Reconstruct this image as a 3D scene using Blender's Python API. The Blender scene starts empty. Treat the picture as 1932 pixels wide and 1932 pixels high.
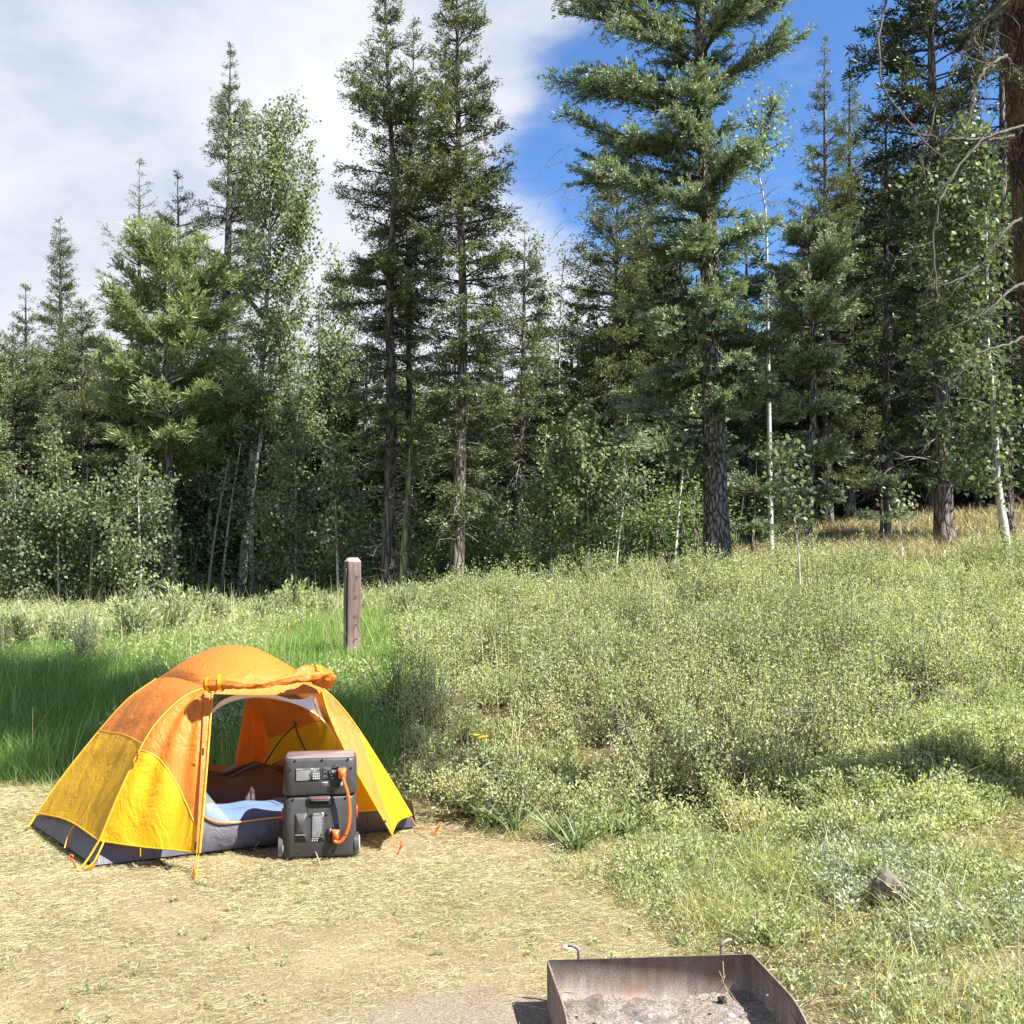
import bpy, bmesh, math, random
import numpy as np
from mathutils import Vector, Matrix, noise as mnoise
R = math.radians
rng = np.random.default_rng(7)
random.seed(7)
scene = bpy.context.scene
C = scene.collection

# ---------------------------------------------------------------- camera
PITCH, CAMH = R(4.9), 1.5
FPX = 966/math.tan(R(26.5))
cam = bpy.data.objects.new('camera', bpy.data.cameras.new('camera')); C.objects.link(cam)
cam.location = (0, 0, CAMH); cam.rotation_euler = (R(90)+PITCH, 0, 0)
cam.data.angle = R(53); cam.data.clip_end = 3000; cam.data.clip_start = 0.05
scene.camera = cam
# ---------------------------------------------------------------- sun and sky
SUN_EL, SUN_AZ = R(50), R(-27)          # azimuth measured from +X towards +Y
sdir = Vector((math.cos(SUN_AZ)*math.cos(SUN_EL), math.sin(SUN_AZ)*math.cos(SUN_EL), math.sin(SUN_EL)))
sl = bpy.data.lights.new('sun', 'SUN'); sl.energy = 5.0; sl.angle = R(0.55); sl.color = (1.0, 0.95, 0.87)
so = bpy.data.objects.new('sun', sl); C.objects.link(so); so.rotation_euler = sdir.to_track_quat('Z', 'Y').to_euler()
scene.view_settings.view_transform = 'Standard'; scene.view_settings.look = 'None'
scene.view_settings.exposure = 1.7; scene.view_settings.gamma = 1.0
scene.cycles.max_bounces = 6; scene.cycles.diffuse_bounces = 3; scene.cycles.transparent_max_bounces = 6
world = bpy.data.worlds.new('World'); scene.world = world; world.use_nodes = True

class NT:
    """small node helper"""
    def __init__(s, tree): s.t = tree; s.n = tree.nodes; s.l = tree.links
    def new(s, typ, **kw):
        nd = s.n.new(typ)
        for k, v in kw.items():
            if k.startswith('i_'):
                key = k[2:]
                key = int(key) if key.isdigit() else key.replace('_', ' ')
                s.set(nd.inputs[key], v)
            else: setattr(nd, k, v)
        return nd
    def set(s, inp, v):
        if isinstance(v, bpy.types.NodeSocket): s.l.new(v, inp)
        elif isinstance(v, bpy.types.Node): s.l.new(v.outputs[0], inp)
        else: inp.default_value = v
    def math(s, op, a, b=0.0, c=None, clamp=False):
        nd = s.n.new('ShaderNodeMath'); nd.operation = op; nd.use_clamp = clamp
        s.set(nd.inputs[0], a); s.set(nd.inputs[1], b)
        if c is not None: s.set(nd.inputs[2], c)
        return nd.outputs[0]
    def mix(s, f, a, b, mode='MIX'):
        nd = s.n.new('ShaderNodeMix'); nd.data_type = 'RGBA'; nd.blend_type = mode
        s.set(nd.inputs[0], f); s.set(nd.inputs[6], a); s.set(nd.inputs[7], b)
        return nd.outputs[2]
    def ramp(s, f, stops, interp='LINEAR'):
        nd = s.n.new('ShaderNodeValToRGB'); nd.color_ramp.interpolation = interp
        e = nd.color_ramp.elements
        while len(e) < len(stops): e.new(0.5)
        for q, (p, c) in enumerate(stops):
            e[q].position = p; e[q].color = (*c, 1) if len(c) == 3 else c
        s.set(nd.inputs[0], f); return nd.outputs[0]
    def noise(s, vec, scale, detail=4, rough=0.55, dist=0.0):
        nd = s.n.new('ShaderNodeTexNoise'); s.set(nd.inputs['Scale'], scale)
        nd.inputs['Detail'].default_value = detail; nd.inputs['Roughness'].default_value = rough
        nd.inputs['Distortion'].default_value = dist
        if vec is not None: s.set(nd.inputs['Vector'], vec)
        return nd.outputs[0]

w = NT(world.node_tree)
bg = w.n['Background']; bg.inputs[1].default_value = 0.062
sky = w.new('ShaderNodeTexSky', sky_type='NISHITA'); sky.sun_disc = False
sky.sun_elevation = SUN_EL; sky.sun_rotation = math.pi/2 - SUN_AZ
sky.altitude = 2400; sky.air_density = 1.0; sky.dust_density = 0.3; sky.ozone_density = 2.0
tc = w.new('ShaderNodeTexCoord'); sep = w.new('ShaderNodeSeparateXYZ'); w.l.new(tc.outputs['Generated'], sep.inputs[0])
sx, sy, sz = sep.outputs
az = w.math('ARCTAN2', sx, sy)                                    # 0 = +Y, + to the right
el = w.math('ARCSINE', sz)
mp = w.new('ShaderNodeMapping'); w.l.new(tc.outputs['Generated'], mp.inputs[0]); mp.inputs['Scale'].default_value = (1, 1, 1.9)
n1 = w.noise(mp.outputs[0], 3.2, 7, 0.55, 0.3); n2 = w.noise(mp.outputs[0], 9.0, 6, 0.6, 0.2); n3 = w.noise(mp.outputs[0], 1.7, 4, 0.5, 0.5)
# edge of the cloud bank: az + k*(0.30-el)
e1 = w.math('SUBTRACT', w.math('MULTIPLY_ADD', el, 0.85, -0.36), az)
e2 = w.math('ADD', e1, w.math('MULTIPLY', w.math('SUBTRACT', n1, 0.5), 0.16))
e3 = w.math('ADD', e2, w.math('MULTIPLY', w.math('SUBTRACT', n2, 0.5), 0.10))
bank = w.new('ShaderNodeMapRange', interpolation_type='SMOOTHSTEP'); w.set(bank.inputs[0], e3); bank.inputs[1].default_value = -0.03; bank.inputs[2].default_value = 0.05
far = w.new('ShaderNodeMapRange', interpolation_type='SMOOTHSTEP'); w.set(far.inputs[0], az); far.inputs[1].default_value = -1.7; far.inputs[2].default_value = -1.1
hi = w.new('ShaderNodeMapRange', interpolation_type='SMOOTHSTEP'); w.set(hi.inputs[0], el); hi.inputs[1].default_value = 1.15; hi.inputs[2].default_value = 0.8
m1 = w.math('MULTIPLY', bank.outputs[0], w.math('MULTIPLY', far.outputs[0], hi.outputs[0]))
low = w.new('ShaderNodeMapRange', interpolation_type='SMOOTHSTEP')   # second bank low behind the trees
w.set(low.inputs[0], w.math('ADD', w.math('ADD', w.math('MULTIPLY', w.math('SUBTRACT', n2, 0.5), 0.12), w.math('SUBTRACT', 0.40, el)), w.math('MULTIPLY', az, -0.67)))
low.inputs[1].default_value = -0.02; low.inputs[2].default_value = 0.07
wis = w.new('ShaderNodeMapRange', interpolation_type='SMOOTHSTEP'); w.set(wis.inputs[0], n2); wis.inputs[1].default_value = 0.56; wis.inputs[2].default_value = 0.85; wis.inputs[4].default_value = 0.28
mm = w.math('MAXIMUM', m1, w.math('MULTIPLY', low.outputs[0], 0.95)); mm = w.math('MAXIMUM', mm, wis.outputs[0])
cv = w.math('ADD', w.math('MULTIPLY', n3, 0.60), w.math('ADD', w.math('MULTIPLY', n1, 0.42), w.math('MULTIPLY', n2, 0.20)))
cc = w.ramp(cv, [(0.47, (0.34, 0.44, 0.66)), (0.56, (0.50, 0.57, 0.70)), (0.64, (0.69, 0.73, 0.80)), (0.74, (0.84, 0.86, 0.90))])
cl = w.mix(1.0, cc, (5.9, 5.9, 6.0, 1), 'MULTIPLY')
skyc = w.mix(1.0, sky.outputs[0], (0.80, 1.10, 1.36, 1), 'MULTIPLY')
w.l.new(w.mix(mm, skyc, cl), bg.inputs[0])

# ---------------------------------------------------------------- helpers
def U(X, Y, d):
    """a point at world depth y=d seen along photograph position X,Y (1932 px wide)"""
    a, b = (X-966)/FPX, (966-Y)/FPX
    vy = math.cos(PITCH) - b*math.sin(PITCH); vz = math.sin(PITCH) + b*math.cos(PITCH)
    return np.array((a*d/vy, d, CAMH + vz*d/vy))
def UG(X, d):
    x = (X-966)/FPX*d
    for _ in range(4): z = float(G(x, d)); x = (X-966)/FPX*(d*math.cos(PITCH)+(z-CAMH)*math.sin(PITCH))
    return np.array((x, d, float(G(x, d))))
def gpt(X, Y, z0=0.0):
    """ground point under photograph position, by marching"""
    a, b = (X-966)/FPX, (966-Y)/FPX; vy = math.cos(PITCH)-b*math.sin(PITCH); vz = math.sin(PITCH)+b*math.cos(PITCH)
    d = 2.0
    while d < 60:
        if CAMH+vz/vy*d <= float(G(a/vy*d, d))+z0: break
        d += .01
    return np.array((a/vy*d, d, float(G(a/vy*d, d))))
def tag(o, label=None, cat=None, group=None, kind=None):
    if label: o['label'] = label
    if cat: o['category'] = cat
    if group: o['group'] = group
    if kind: o['kind'] = kind
    return o
def empty(name, loc, rz=0.0):
    o = bpy.data.objects.new(name, None); o.location = loc; o.rotation_euler = (0, 0, rz)
    o.empty_display_size = 0.1; C.objects.link(o); return o
class MB:
    """collects quads and triangles, links them as ONE mesh object"""
    def __init__(s): s.V = []; s.F = []; s.n = 0
    def add(s, V, F, mat=0, attr=0.5):
        V = np.asarray(V, dtype=np.float32).reshape(-1, 3); F = np.asarray(F, dtype=np.int32)
        if len(F) == 0: return s
        s.V.append(V)
        a = np.broadcast_to(np.asarray(attr, dtype=np.float32), (len(F),)) if np.ndim(attr) == 0 or len(attr) == len(F) else None
        s.F.append((F + s.n, np.full(len(F), mat, np.int32), a)); s.n += len(V); return s
    def mesh(s, name, mats, smooth=False):
        me = bpy.data.meshes.new(name); V = np.concatenate(s.V)
        me.vertices.add(len(V)); me.vertices.foreach_set('co', V.ravel())
        loops = np.concatenate([f.ravel() for f, _, _ in s.F]); tot = np.concatenate([np.full(len(f), f.shape[1], np.int32) for f, _, _ in s.F])
        st = np.concatenate(([0], np.cumsum(tot)[:-1])).astype(np.int32)
        me.loops.add(len(loops)); me.loops.foreach_set('vertex_index', loops)
        me.polygons.add(len(tot)); me.polygons.foreach_set('loop_start', st); me.polygons.foreach_set('loop_total', tot)
        me.polygons.foreach_set('material_index', np.concatenate([m for _, m, _ in s.F]))
        if smooth: me.polygons.foreach_set('use_smooth', np.ones(len(tot), dtype=bool))
        for m in mats: me.materials.append(m)
        me.update(calc_edges=True)
        at = me.attributes.new('v', 'FLOAT', 'FACE'); at.data.foreach_set('value', np.concatenate([a for _, _, a in s.F]).astype(np.float32))
        return me
    def build(s, name, mats, parent=None, smooth=False):
        if not isinstance(mats, (list, tuple)): mats = [mats]
        o = bpy.data.objects.new(name, s.mesh(name, mats, smooth)); C.objects.link(o)
        if parent is not None: o.parent = parent
        return o
def nrm(a): return a/np.maximum(np.linalg.norm(a, axis=-1, keepdims=True), 1e-9)
def rdir(n): return nrm(rng.normal(size=(n, 3)))
def diamonds(P, D, W, L, Wd, bulge=0.45):
    """leaf-like quads: base P, direction D, width direction W"""
    n = len(P); L = np.asarray(L)[:, None]; Wd = np.asarray(Wd)[:, None]
    m = P + D*L*bulge
    V = np.stack([P, m + W*Wd*0.5, P + D*L, m - W*Wd*0.5], 1).reshape(-1, 3)
    return V, np.arange(4*n).reshape(n, 4)
def ribbons(path, width, side):
    """path (n,m,3), width (n,m), side (n,3)"""
    n, m = path.shape[:2]
    a = path + side[:, None]*width[..., None]*0.5; b = path - side[:, None]*width[..., None]*0.5
    V = np.stack([a, b], 2).reshape(-1, 3)
    base = (np.arange(n)*2*m)[:, None] + (np.arange(m-1)*2)[None]
    F = np.stack([base, base+1, base+3, base+2], -1).reshape(-1, 4)
    return V, F
def blades(P, D, L, bend, W, k=3):
    t = np.linspace(0, 1, k+1)
    path = P[:, None] + D[:, None]*(L[:, None]*t)[..., None] + bend[:, None]*(L[:, None]*t**2)[..., None]
    width = W[:, None]*(1-0.85*t**1.5)[None]
    side = nrm(np.cross(D + 0.01*rng.normal(size=D.shape), rdir(len(P))))
    return ribbons(path, width, side)
def tubes(path, rad, k=4, ph=0.0):
    """path (n,m,3), rad (n,m) -> closed sided tubes"""
    n, m = path.shape[:2]
    T = np.gradient(path, axis=1); T = nrm(T)
    ref = np.where(np.abs(T[..., 2:3]) > 0.9, np.array([1.0, 0, 0]), np.array([0, 0, 1.0]))
    A = nrm(np.cross(T, ref)); B = np.cross(T, A)
    an = np.arange(k)*2*math.pi/k + ph
    ring = A[:, :, None]*np.cos(an)[None, None, :, None] + B[:, :, None]*np.sin(an)[None, None, :, None]
    V = (path[:, :, None] + ring*rad[:, :, None, None]).reshape(-1, 3)
    i = np.arange(n)[:, None, None]*m*k; j = np.arange(m-1)[None, :, None]*k; q = np.arange(k)[None, None, :]
    q2 = (q+1) % k
    F = np.stack([i+j+q, i+j+q2, i+j+k+q2, i+j+k+q], -1).reshape(-1, 4)
    return V, F
def tube(pts, r, k=8):
    pts = np.array(pts, float)[None]; r = np.broadcast_to(np.asarray(r, float), (pts.shape[1],))[None]
    V, F = tubes(pts, r, k); return V, F
def smooth_path(pts, n):
    pts = np.array(pts, float)
    if len(pts) < 3: t = np.linspace(0, 1, n)[:, None]; return pts[0]*(1-t)+pts[-1]*t
    P = np.vstack([2*pts[0]-pts[1], pts, 2*pts[-1]-pts[-2]])
    seg = np.linalg.norm(np.diff(pts, axis=0), axis=1); cu = np.concatenate(([0], np.cumsum(seg))); cu /= cu[-1]
    out = []
    for t in np.linspace(0, 1, n):
        i = min(np.searchsorted(cu, t, side='right')-1, len(pts)-2); u = (t-cu[i])/(cu[i+1]-cu[i]+1e-12)
        p0, p1, p2, p3 = P[i:i+4]
        out.append(0.5*((2*p1)+(-p0+p2)*u+(2*p0-5*p1+4*p2-p3)*u*u+(-p0+3*p1-3*p2+p3)*u**3))
    return np.array(out)
def vnoise(x, y, s, seed=0):
    """cheap smooth value noise, vectorised, about -1..1"""
    x = np.asarray(x, float)/s + seed*17.3; y = np.asarray(y, float)/s + seed*9.1
    xi = np.floor(x).astype(np.int64); yi = np.floor(y).astype(np.int64); fx = x-xi; fy = y-yi
    fx = fx*fx*(3-2*fx); fy = fy*fy*(3-2*fy)
    def h(a, b):
        q = (a*374761393 + b*668265263 + seed*974711) & 0x7fffffff
        q = (q ^ (q >> 13))*1274126177 & 0x7fffffff
        return ((q ^ (q >> 16)) & 0xffff)/32767.5-1
    return (h(xi, yi)*(1-fx)+h(xi+1, yi)*fx)*(1-fy)+(h(xi, yi+1)*(1-fx)+h(xi+1, yi+1)*fx)*fy

# ---------------------------------------------------------------- ground height
DIST = [0, 3, 5, 6.5, 8, 10, 12, 14, 17, 20, 25, 30, 40, 60, 120]
TAB = {-1.2: [0, 0, 0, 0, .05, .25, .5, .7, .8, .9, 1.0, 1.1, 1.5, 2.0, 4],
       -.5: [0, 0, 0, 0, .08, .38, .72, .93, 1.0, 1.05, 1.12, 1.3, 1.6, 2.3, 4],
       -.25: [0, 0, 0, 0, .08, .42, .84, 1.0, 1.05, 1.12, 1.2, 1.4, 1.8, 2.6, 5],
       -.12: [0, 0, 0, 0, .12, .50, .92, 1.12, 1.27, 1.42, 1.55, 1.8, 2.4, 3.2, 6],
       0: [0, 0, 0, .02, .18, .50, .86, 1.15, 1.5, 1.75, 2.0, 2.3, 3.0, 4, 8],
       .2: [0, 0, 0, .06, .28, .62, 1.0, 1.36, 1.8, 2.25, 2.75, 3.6, 4.8, 7, 12],
       .42: [0, .02, .16, .36, .6, .95, 1.22, 1.56, 2.0, 2.35, 2.98, 4.2, 6.2, 10, 18],
       .55: [0, .05, .16, .36, .6, .98, 1.36, 1.7, 2.1, 2.45, 3.2, 4.6, 7.0, 12, 22],
       1.2: [0, .3, .6, .9, 1.2, 1.6, 2.0, 2.3, 2.8, 3.4, 4.4, 6, 9, 15, 26]}
UK = np.array(sorted(TAB)); TT = np.array([TAB[k] for k in UK])
def G(x, y):
    x = np.asarray(x, float); y = np.asarray(y, float)
    yy = np.maximum(y, 0.0); dd = np.clip(yy, 0, 119.9)
    u = np.clip(x/np.maximum(yy, 3.0), -1.19, 1.19)
    ui = np.clip(np.searchsorted(UK, u, side='right')-1, 0, len(UK)-2); fu = (u-UK[ui])/(UK[ui+1]-UK[ui])
    D = np.array(DIST); di = np.clip(np.searchsorted(D, dd, side='right')-1, 0, len(D)-2); fd = (dd-D[di])/(D[di+1]-D[di])
    fu = fu*fu*(3-2*fu)
    z = (TT[ui, di]*(1-fd)+TT[ui, di+1]*fd)*(1-fu)+(TT[ui+1, di]*(1-fd)+TT[ui+1, di+1]*fd)*fu
    rough = np.clip((yy-7)/5, 0, 1)
    return z + vnoise(x, y, 1.3, 3)*(0.012+0.05*rough) + vnoise(x, y, 0.35, 5)*0.006
def padmask(x, y):
    """1 on the worn campsite, 0 on the rough growth"""
    xb = np.interp(y, [0, 3.6, 4.3, 5.2, 6.2, 6.9, 7.4, 8, 9], [1.25, 1.05, .78, .62, .35, -.1, -.75, -1.6, -2.6])
    xb = xb + vnoise(x, y, 0.5, 11)*0.18
    m = np.clip((xb-x)/0.35+0.5, 0, 1)
    yb = 7.55 + vnoise(x, y, 0.7, 12)*0.25 + np.clip(-2-x, 0, 3)*0.25
    return m*np.clip((yb-y)/0.4+0.5, 0, 1)
_pa, _pb = U(1035, 1813, 3.93), U(1418, 1800, 4.00)
def inpit(x, y):
    e = (_pb-_pa)[:2]; L_ = np.linalg.norm(e); e = e/L_; a = (x-_pa[0])*e[0]+(y-_pa[1])*e[1]; b = -(x-_pa[0])*e[1]+(y-_pa[1])*e[0]
    return (a > -.03) & (a < L_+.03) & (b < .02) & (b > -.95)
def dirtmask(x, y):
    a = np.exp(-(((x-0.0)/0.75)**2+((y-3.8)/0.30)**2)); b = np.exp(-(((x-1.7)/0.5)**2+((y-4.0)/0.22)**2))*0.7
    return np.clip((a+b)*1.25 + vnoise(x, y, 0.25, 14)*0.22, 0, 1)

# ---------------------------------------------------------------- materials
def mat(name):
    m = bpy.data.materials.new(name); m.use_nodes = True; nt = NT(m.node_tree); return m, nt, nt.n['Principled BSDF']
def simple(name, col, rough=0.5, metal=0.0, spec=0.5, bump=0.0, bs=60.0, vary=0.0):
    m, t, p = mat(name); p.inputs['Roughness'].default_value = rough; p.inputs['Metallic'].default_value = metal
    p.inputs['Specular IOR Level'].default_value = spec
    tcn = t.new('ShaderNodeTexCoord')
    if vary:
        nz = t.noise(tcn.outputs['Object'], bs*0.25, 5)
        c = t.mix(nz, tuple(v*(1-vary) for v in col)+(1,), tuple(min(1, v*(1+vary)) for v in col)+(1,)); t.set(p.inputs['Base Color'], c)
    else: p.inputs['Base Color'].default_value = (*col, 1)
    if bump:
        b = t.new('ShaderNodeBump'); b.inputs['Strength'].default_value = bump; b.inputs['Distance'].default_value = 0.01
        t.set(b.inputs['Height'], t.noise(tcn.outputs['Object'], bs, 6)); t.l.new(b.outputs[0], p.inputs['Normal'])
    return m
def leafmat(name, stops, trans=0.35, gloss=0.25, rough=0.45, tcol=None, patch=None):
    """foliage: colour by the per-face attribute v; thin, lets light through"""
    m, t, p = mat(name)
    a = t.new('ShaderNodeAttribute', attribute_name='v')
    v = a.outputs['Fac']
    if patch:
        tcn = t.new('ShaderNodeTexCoord'); nz = t.noise(tcn.outputs['Object'], patch[0], 3)
        v = t.math('ADD', v, t.math('MULTIPLY', t.math('SUBTRACT', nz, 0.5), patch[1]), clamp=True)
    col = t.ramp(v, stops)
    t.set(p.inputs['Base Color'], col); p.inputs['Roughness'].default_value = rough
    p.inputs['Specular IOR Level'].default_value = gloss
    tr = t.new('ShaderNodeBsdfTranslucent')
    t.set(tr.inputs[0], t.mix(1.0, col, tcol or (1.25, 1.25, 0.6, 1), 'MULTIPLY'))
    mx = t.new('ShaderNodeMixShader'); mx.inputs[0].default_value = trans
    t.l.new(p.outputs[0], mx.inputs[1]); t.l.new(tr.outputs[0], mx.inputs[2])
    t.l.new(mx.outputs[0], t.n['Material Output'].inputs[0]); return m
def bark(name, dark, light, scale=14, stretch=0.22, bump=0.6, moss=None):
    m, t, p = mat(name); tcn = t.new('ShaderNodeTexCoord'); mpn = t.new('ShaderNodeMapping')
    t.l.new(tcn.outputs['Object'], mpn.inputs[0]); mpn.inputs['Scale'].default_value = (1, 1, stretch)
    nz = t.noise(mpn.outputs[0], scale, 8, 0.65, 0.6)
    vo = t.new('ShaderNodeTexVoronoi', feature='DISTANCE_TO_EDGE'); t.set(vo.inputs['Scale'], scale*0.8)
    wv = t.new('ShaderNodeVectorMath', operation='ADD'); t.l.new(mpn.outputs[0], wv.inputs[0])
    n4 = t.new('ShaderNodeTexNoise'); n4.inputs['Scale'].default_value = scale*0.6; t.l.new(mpn.outputs[0], n4.inputs['Vector'])
    sc = t.new('ShaderNodeVectorMath', operation='SCALE'); t.l.new(n4.outputs['Color'], sc.inputs[0]); sc.inputs['Scale'].default_value = 0.12
    t.l.new(sc.outputs[0], wv.inputs[1]); t.l.new(wv.outputs[0], vo.inputs['Vector'])
    ed = t.math('MULTIPLY', vo.outputs['Distance'], 3.5, clamp=True)
    h = t.math('ADD', t.math('MULTIPLY', ed, 0.6), t.math('MULTIPLY', nz, 0.5))
    c = t.ramp(h, [(0.25, dark), (0.75, light)])
    if moss: c = t.mix(t.ramp(t.noise(tcn.outputs['Object'], 3.5, 5), [(0.52, (0, 0, 0)), (0.62, (1, 1, 1))]), c, (*moss, 1))
    t.set(p.inputs['Base Color'], c); p.inputs['Roughness'].default_value = 0.9; p.inputs['Specular IOR Level'].default_value = 0.15
    b = t.new('ShaderNodeBump'); b.inputs['Strength'].default_value = bump; b.inputs['Distance'].default_value = 0.05
    t.set(b.inputs['Height'], h); t.l.new(b.outputs[0], p.inputs['Normal']); return m
def aspen_bark(name):
    m, t, p = mat(name); tcn = t.new('ShaderNodeTexCoord'); mpn = t.new('ShaderNodeMapping')
    t.l.new(tcn.outputs['Object'], mpn.inputs[0]); mpn.inputs['Scale'].default_value = (1, 1, 2.6)
    n_a = t.noise(mpn.outputs[0], 2.6, 6, 0.7, 0.8); n_b = t.noise(tcn.outputs['Object'], 1.1, 3)
    c = t.ramp(n_a, [(0.34, (0.03, 0.026, 0.02)), (0.42, (0.30, 0.29, 0.25)), (0.55, (0.52, 0.51, 0.45)), (0.8, (0.62, 0.60, 0.54))])
    c = t.mix(t.math('MULTIPLY', n_b, 0.5), c, (0.34, 0.33, 0.24, 1))
    t.set(p.inputs['Base Color'], c); p.inputs['Roughness'].default_value = 0.75; return m
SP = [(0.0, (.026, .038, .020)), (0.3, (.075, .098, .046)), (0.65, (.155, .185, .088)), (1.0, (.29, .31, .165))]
M = {}
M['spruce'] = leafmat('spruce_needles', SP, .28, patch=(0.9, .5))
M['dark'] = leafmat('dark_spruce_needles', [(0, (.014, .024, .012)), (.5, (.046, .070, .032)), (1, (.13, .16, .07))], .18, patch=(0.8, .5))
M['fir'] = leafmat('blue_green_fir_needles', [(0, (.030, .046, .029)), (.3, (.090, .132, .080)), (.55, (.19, .255, .155)), (1, (.37, .44, .29))], .22, patch=(1.2, .35))
M['pine'] = leafmat('pine_needles', [(0, (.06, .085, .035)), (.5, (.18, .235, .105)), (1, (.38, .46, .22))], .34, patch=(0.9, .35))
M['aspen'] = leafmat('aspen_leaves', [(0, (.085, .12, .070)), (.45, (.20, .26, .15)), (.8, (.36, .42, .27)), (1, (.52, .56, .43))], .52, gloss=.10, rough=.6)
M['aspen_near'] = leafmat('near_aspen_leaves', [(0, (.055, .085, .045)), (.5, (.13, .18, .09)), (.85, (.26, .32, .17)), (1, (.46, .52, .38))], .36, gloss=.3, rough=.55)
M['under'] = leafmat('understory_leaves', [(0, (.045, .085, .032)), (.5, (.12, .195, .075)), (1, (.27, .36, .16))], .35, patch=(.7, .5))
M['bark'] = bark('grey_bark', (.035, .028, .024), (.20, .165, .14), 12)
M['bark_fir'] = bark('furrowed_fir_bark', (.022, .018, .016), (.30, .25, .215), 17, .35, 1.0)
M['bark_near'] = bark('flaky_brown_bark', (.022, .015, .011), (.13, .092, .066), 34, .4, 1.0, moss=(.14, .115, .06))
M['bark_moss'] = bark('mossy_bark', (.10, .085, .04), (.30, .28, .14), 10)
M['twig'] = simple('grey_dead_wood', (.20, .175, .145), .85, vary=.4, bs=20)
M['twigdark'] = simple('dark_branch_wood', (.055, .043, .034), .9, vary=.4, bs=12)
M['limb'] = simple('dull_grey_limb', (.085, .072, .060), .9, vary=.5, bs=30); M['lichen'] = leafmat('grey_green_lichen', [(0, (.07, .075, .035)), (1, (.17, .17, .09))], .1)
M['aspenbark'] = aspen_bark('white_aspen_bark')
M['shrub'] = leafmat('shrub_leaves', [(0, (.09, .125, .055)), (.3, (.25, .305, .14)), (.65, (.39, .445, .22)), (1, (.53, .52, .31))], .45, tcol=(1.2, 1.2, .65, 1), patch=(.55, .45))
M['grass'] = leafmat('tall_green_grass', [(0, (.10, .18, .045)), (.5, (.21, .35, .085)), (.85, (.33, .46, .15)), (1, (.52, .50, .26))], .5, patch=(.5, .4))
M['bankgrass'] = leafmat('bank_grass', [(0, (.16, .20, .075)), (.3, (.29, .33, .13)), (.55, (.45, .44, .21)), (1, (.63, .56, .35))], .42, patch=(1.4, .5))
M['straw'] = leafmat('dry_straw', [(0, (.10, .082, .05)), (.3, (.27, .232, .13)), (.7, (.46, .42, .235)), (1, (.66, .62, .40))], .25, patch=(1.1, .45))
M['forb'] = leafmat('forb_leaves', [(0, (.12, .16, .07)), (.5, (.25, .30, .145)), (1, (.42, .46, .26))], .35, patch=(1.3, .4))
M['silver'] = leafmat('silver_leaves', [(0, (.13, .17, .10)), (.5, (.25, .30, .20)), (1, (.42, .46, .36))], .25)
M['broad'] = leafmat('broad_green_leaves', [(0, (.07, .11, .045)), (.5, (.15, .21, .09)), (1, (.30, .37, .20))], .35, gloss=.3)
M['yellow'] = leafmat('yellow_petals', [(0, (.75, .45, .02)), (1, (.85, .62, .04))], .3)
def ground_mat():
    m, t, p = mat('earth'); tcn = t.new('ShaderNodeTexCoord'); o = tcn.outputs['Object']
    a = t.new('ShaderNodeAttribute', attribute_name='pad'); b_ = t.new('ShaderNodeAttribute', attribute_name='dirt')
    nb = t.noise(o, 2.2, 5); nf = t.noise(o, 75, 6, .7); ns = t.noise(o, 260, 3, .7)
    straw = t.ramp(t.math('ADD', t.math('MULTIPLY', nf, .75), t.math('MULTIPLY', nb, .3)), [(.32, (.080, .060, .036)), (.52, (.235, .19, .105)), (.72, (.39, .335, .185))])
    soil = t.ramp(nf, [(.3, (.045, .036, .020)), (.6, (.12, .095, .045)), (.8, (.19, .17, .07))])
    dirt = t.ramp(t.math('ADD', t.math('MULTIPLY', ns, .5), t.math('MULTIPLY', nf, .5)), [(.34, (.10, .078, .058)), (.5, (.22, .18, .14)), (.66, (.40, .34, .28))])
    c = t.mix(a.outputs['Fac'], soil, straw); c = t.mix(b_.outputs['Fac'], c, dirt)
    t.set(p.inputs['Base Color'], c); p.inputs['Roughness'].default_value = .95; p.inputs['Specular IOR Level'].default_value = .1
    b = t.new('ShaderNodeBump'); b.inputs['Strength'].default_value = .8; b.inputs['Distance'].default_value = .012
    t.set(b.inputs['Height'], t.math('ADD', nf, t.math('MULTIPLY', ns, .5))); t.l.new(b.outputs[0], p.inputs['Normal']); return m
M['ground'] = ground_mat()

# ---------------------------------------------------------------- ground sheet
def grid_sheet():
    gx = np.concatenate([-np.geomspace(420, 12.5, 26), np.arange(-12, 12.01, .1), np.geomspace(12.5, 420, 26)])
    gy = np.concatenate([-np.geomspace(300, .6, 20), np.arange(0, 20, .1), np.geomspace(20, 600, 50)])
    X, Y = np.meshgrid(gx, gy); Z = G(X, Y)
    V = np.stack([X, Y, Z], -1).reshape(-1, 3); nx, ny = len(gx), len(gy)
    i = np.arange(ny-1)[:, None]*nx + np.arange(nx-1)[None]
    F = np.stack([i, i+1, i+nx+1, i+nx], -1).reshape(-1, 4)
    mb = MB().add(V, F); o = mb.build('ground', M['ground'], smooth=True); o['kind'] = 'structure'
    for nm, fn in (('pad', padmask), ('dirt', dirtmask)):
        at = o.data.attributes.new(nm, 'FLOAT', 'POINT'); at.data.foreach_set('value', fn(X, Y).ravel().astype(np.float32))
grid_sheet()
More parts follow.
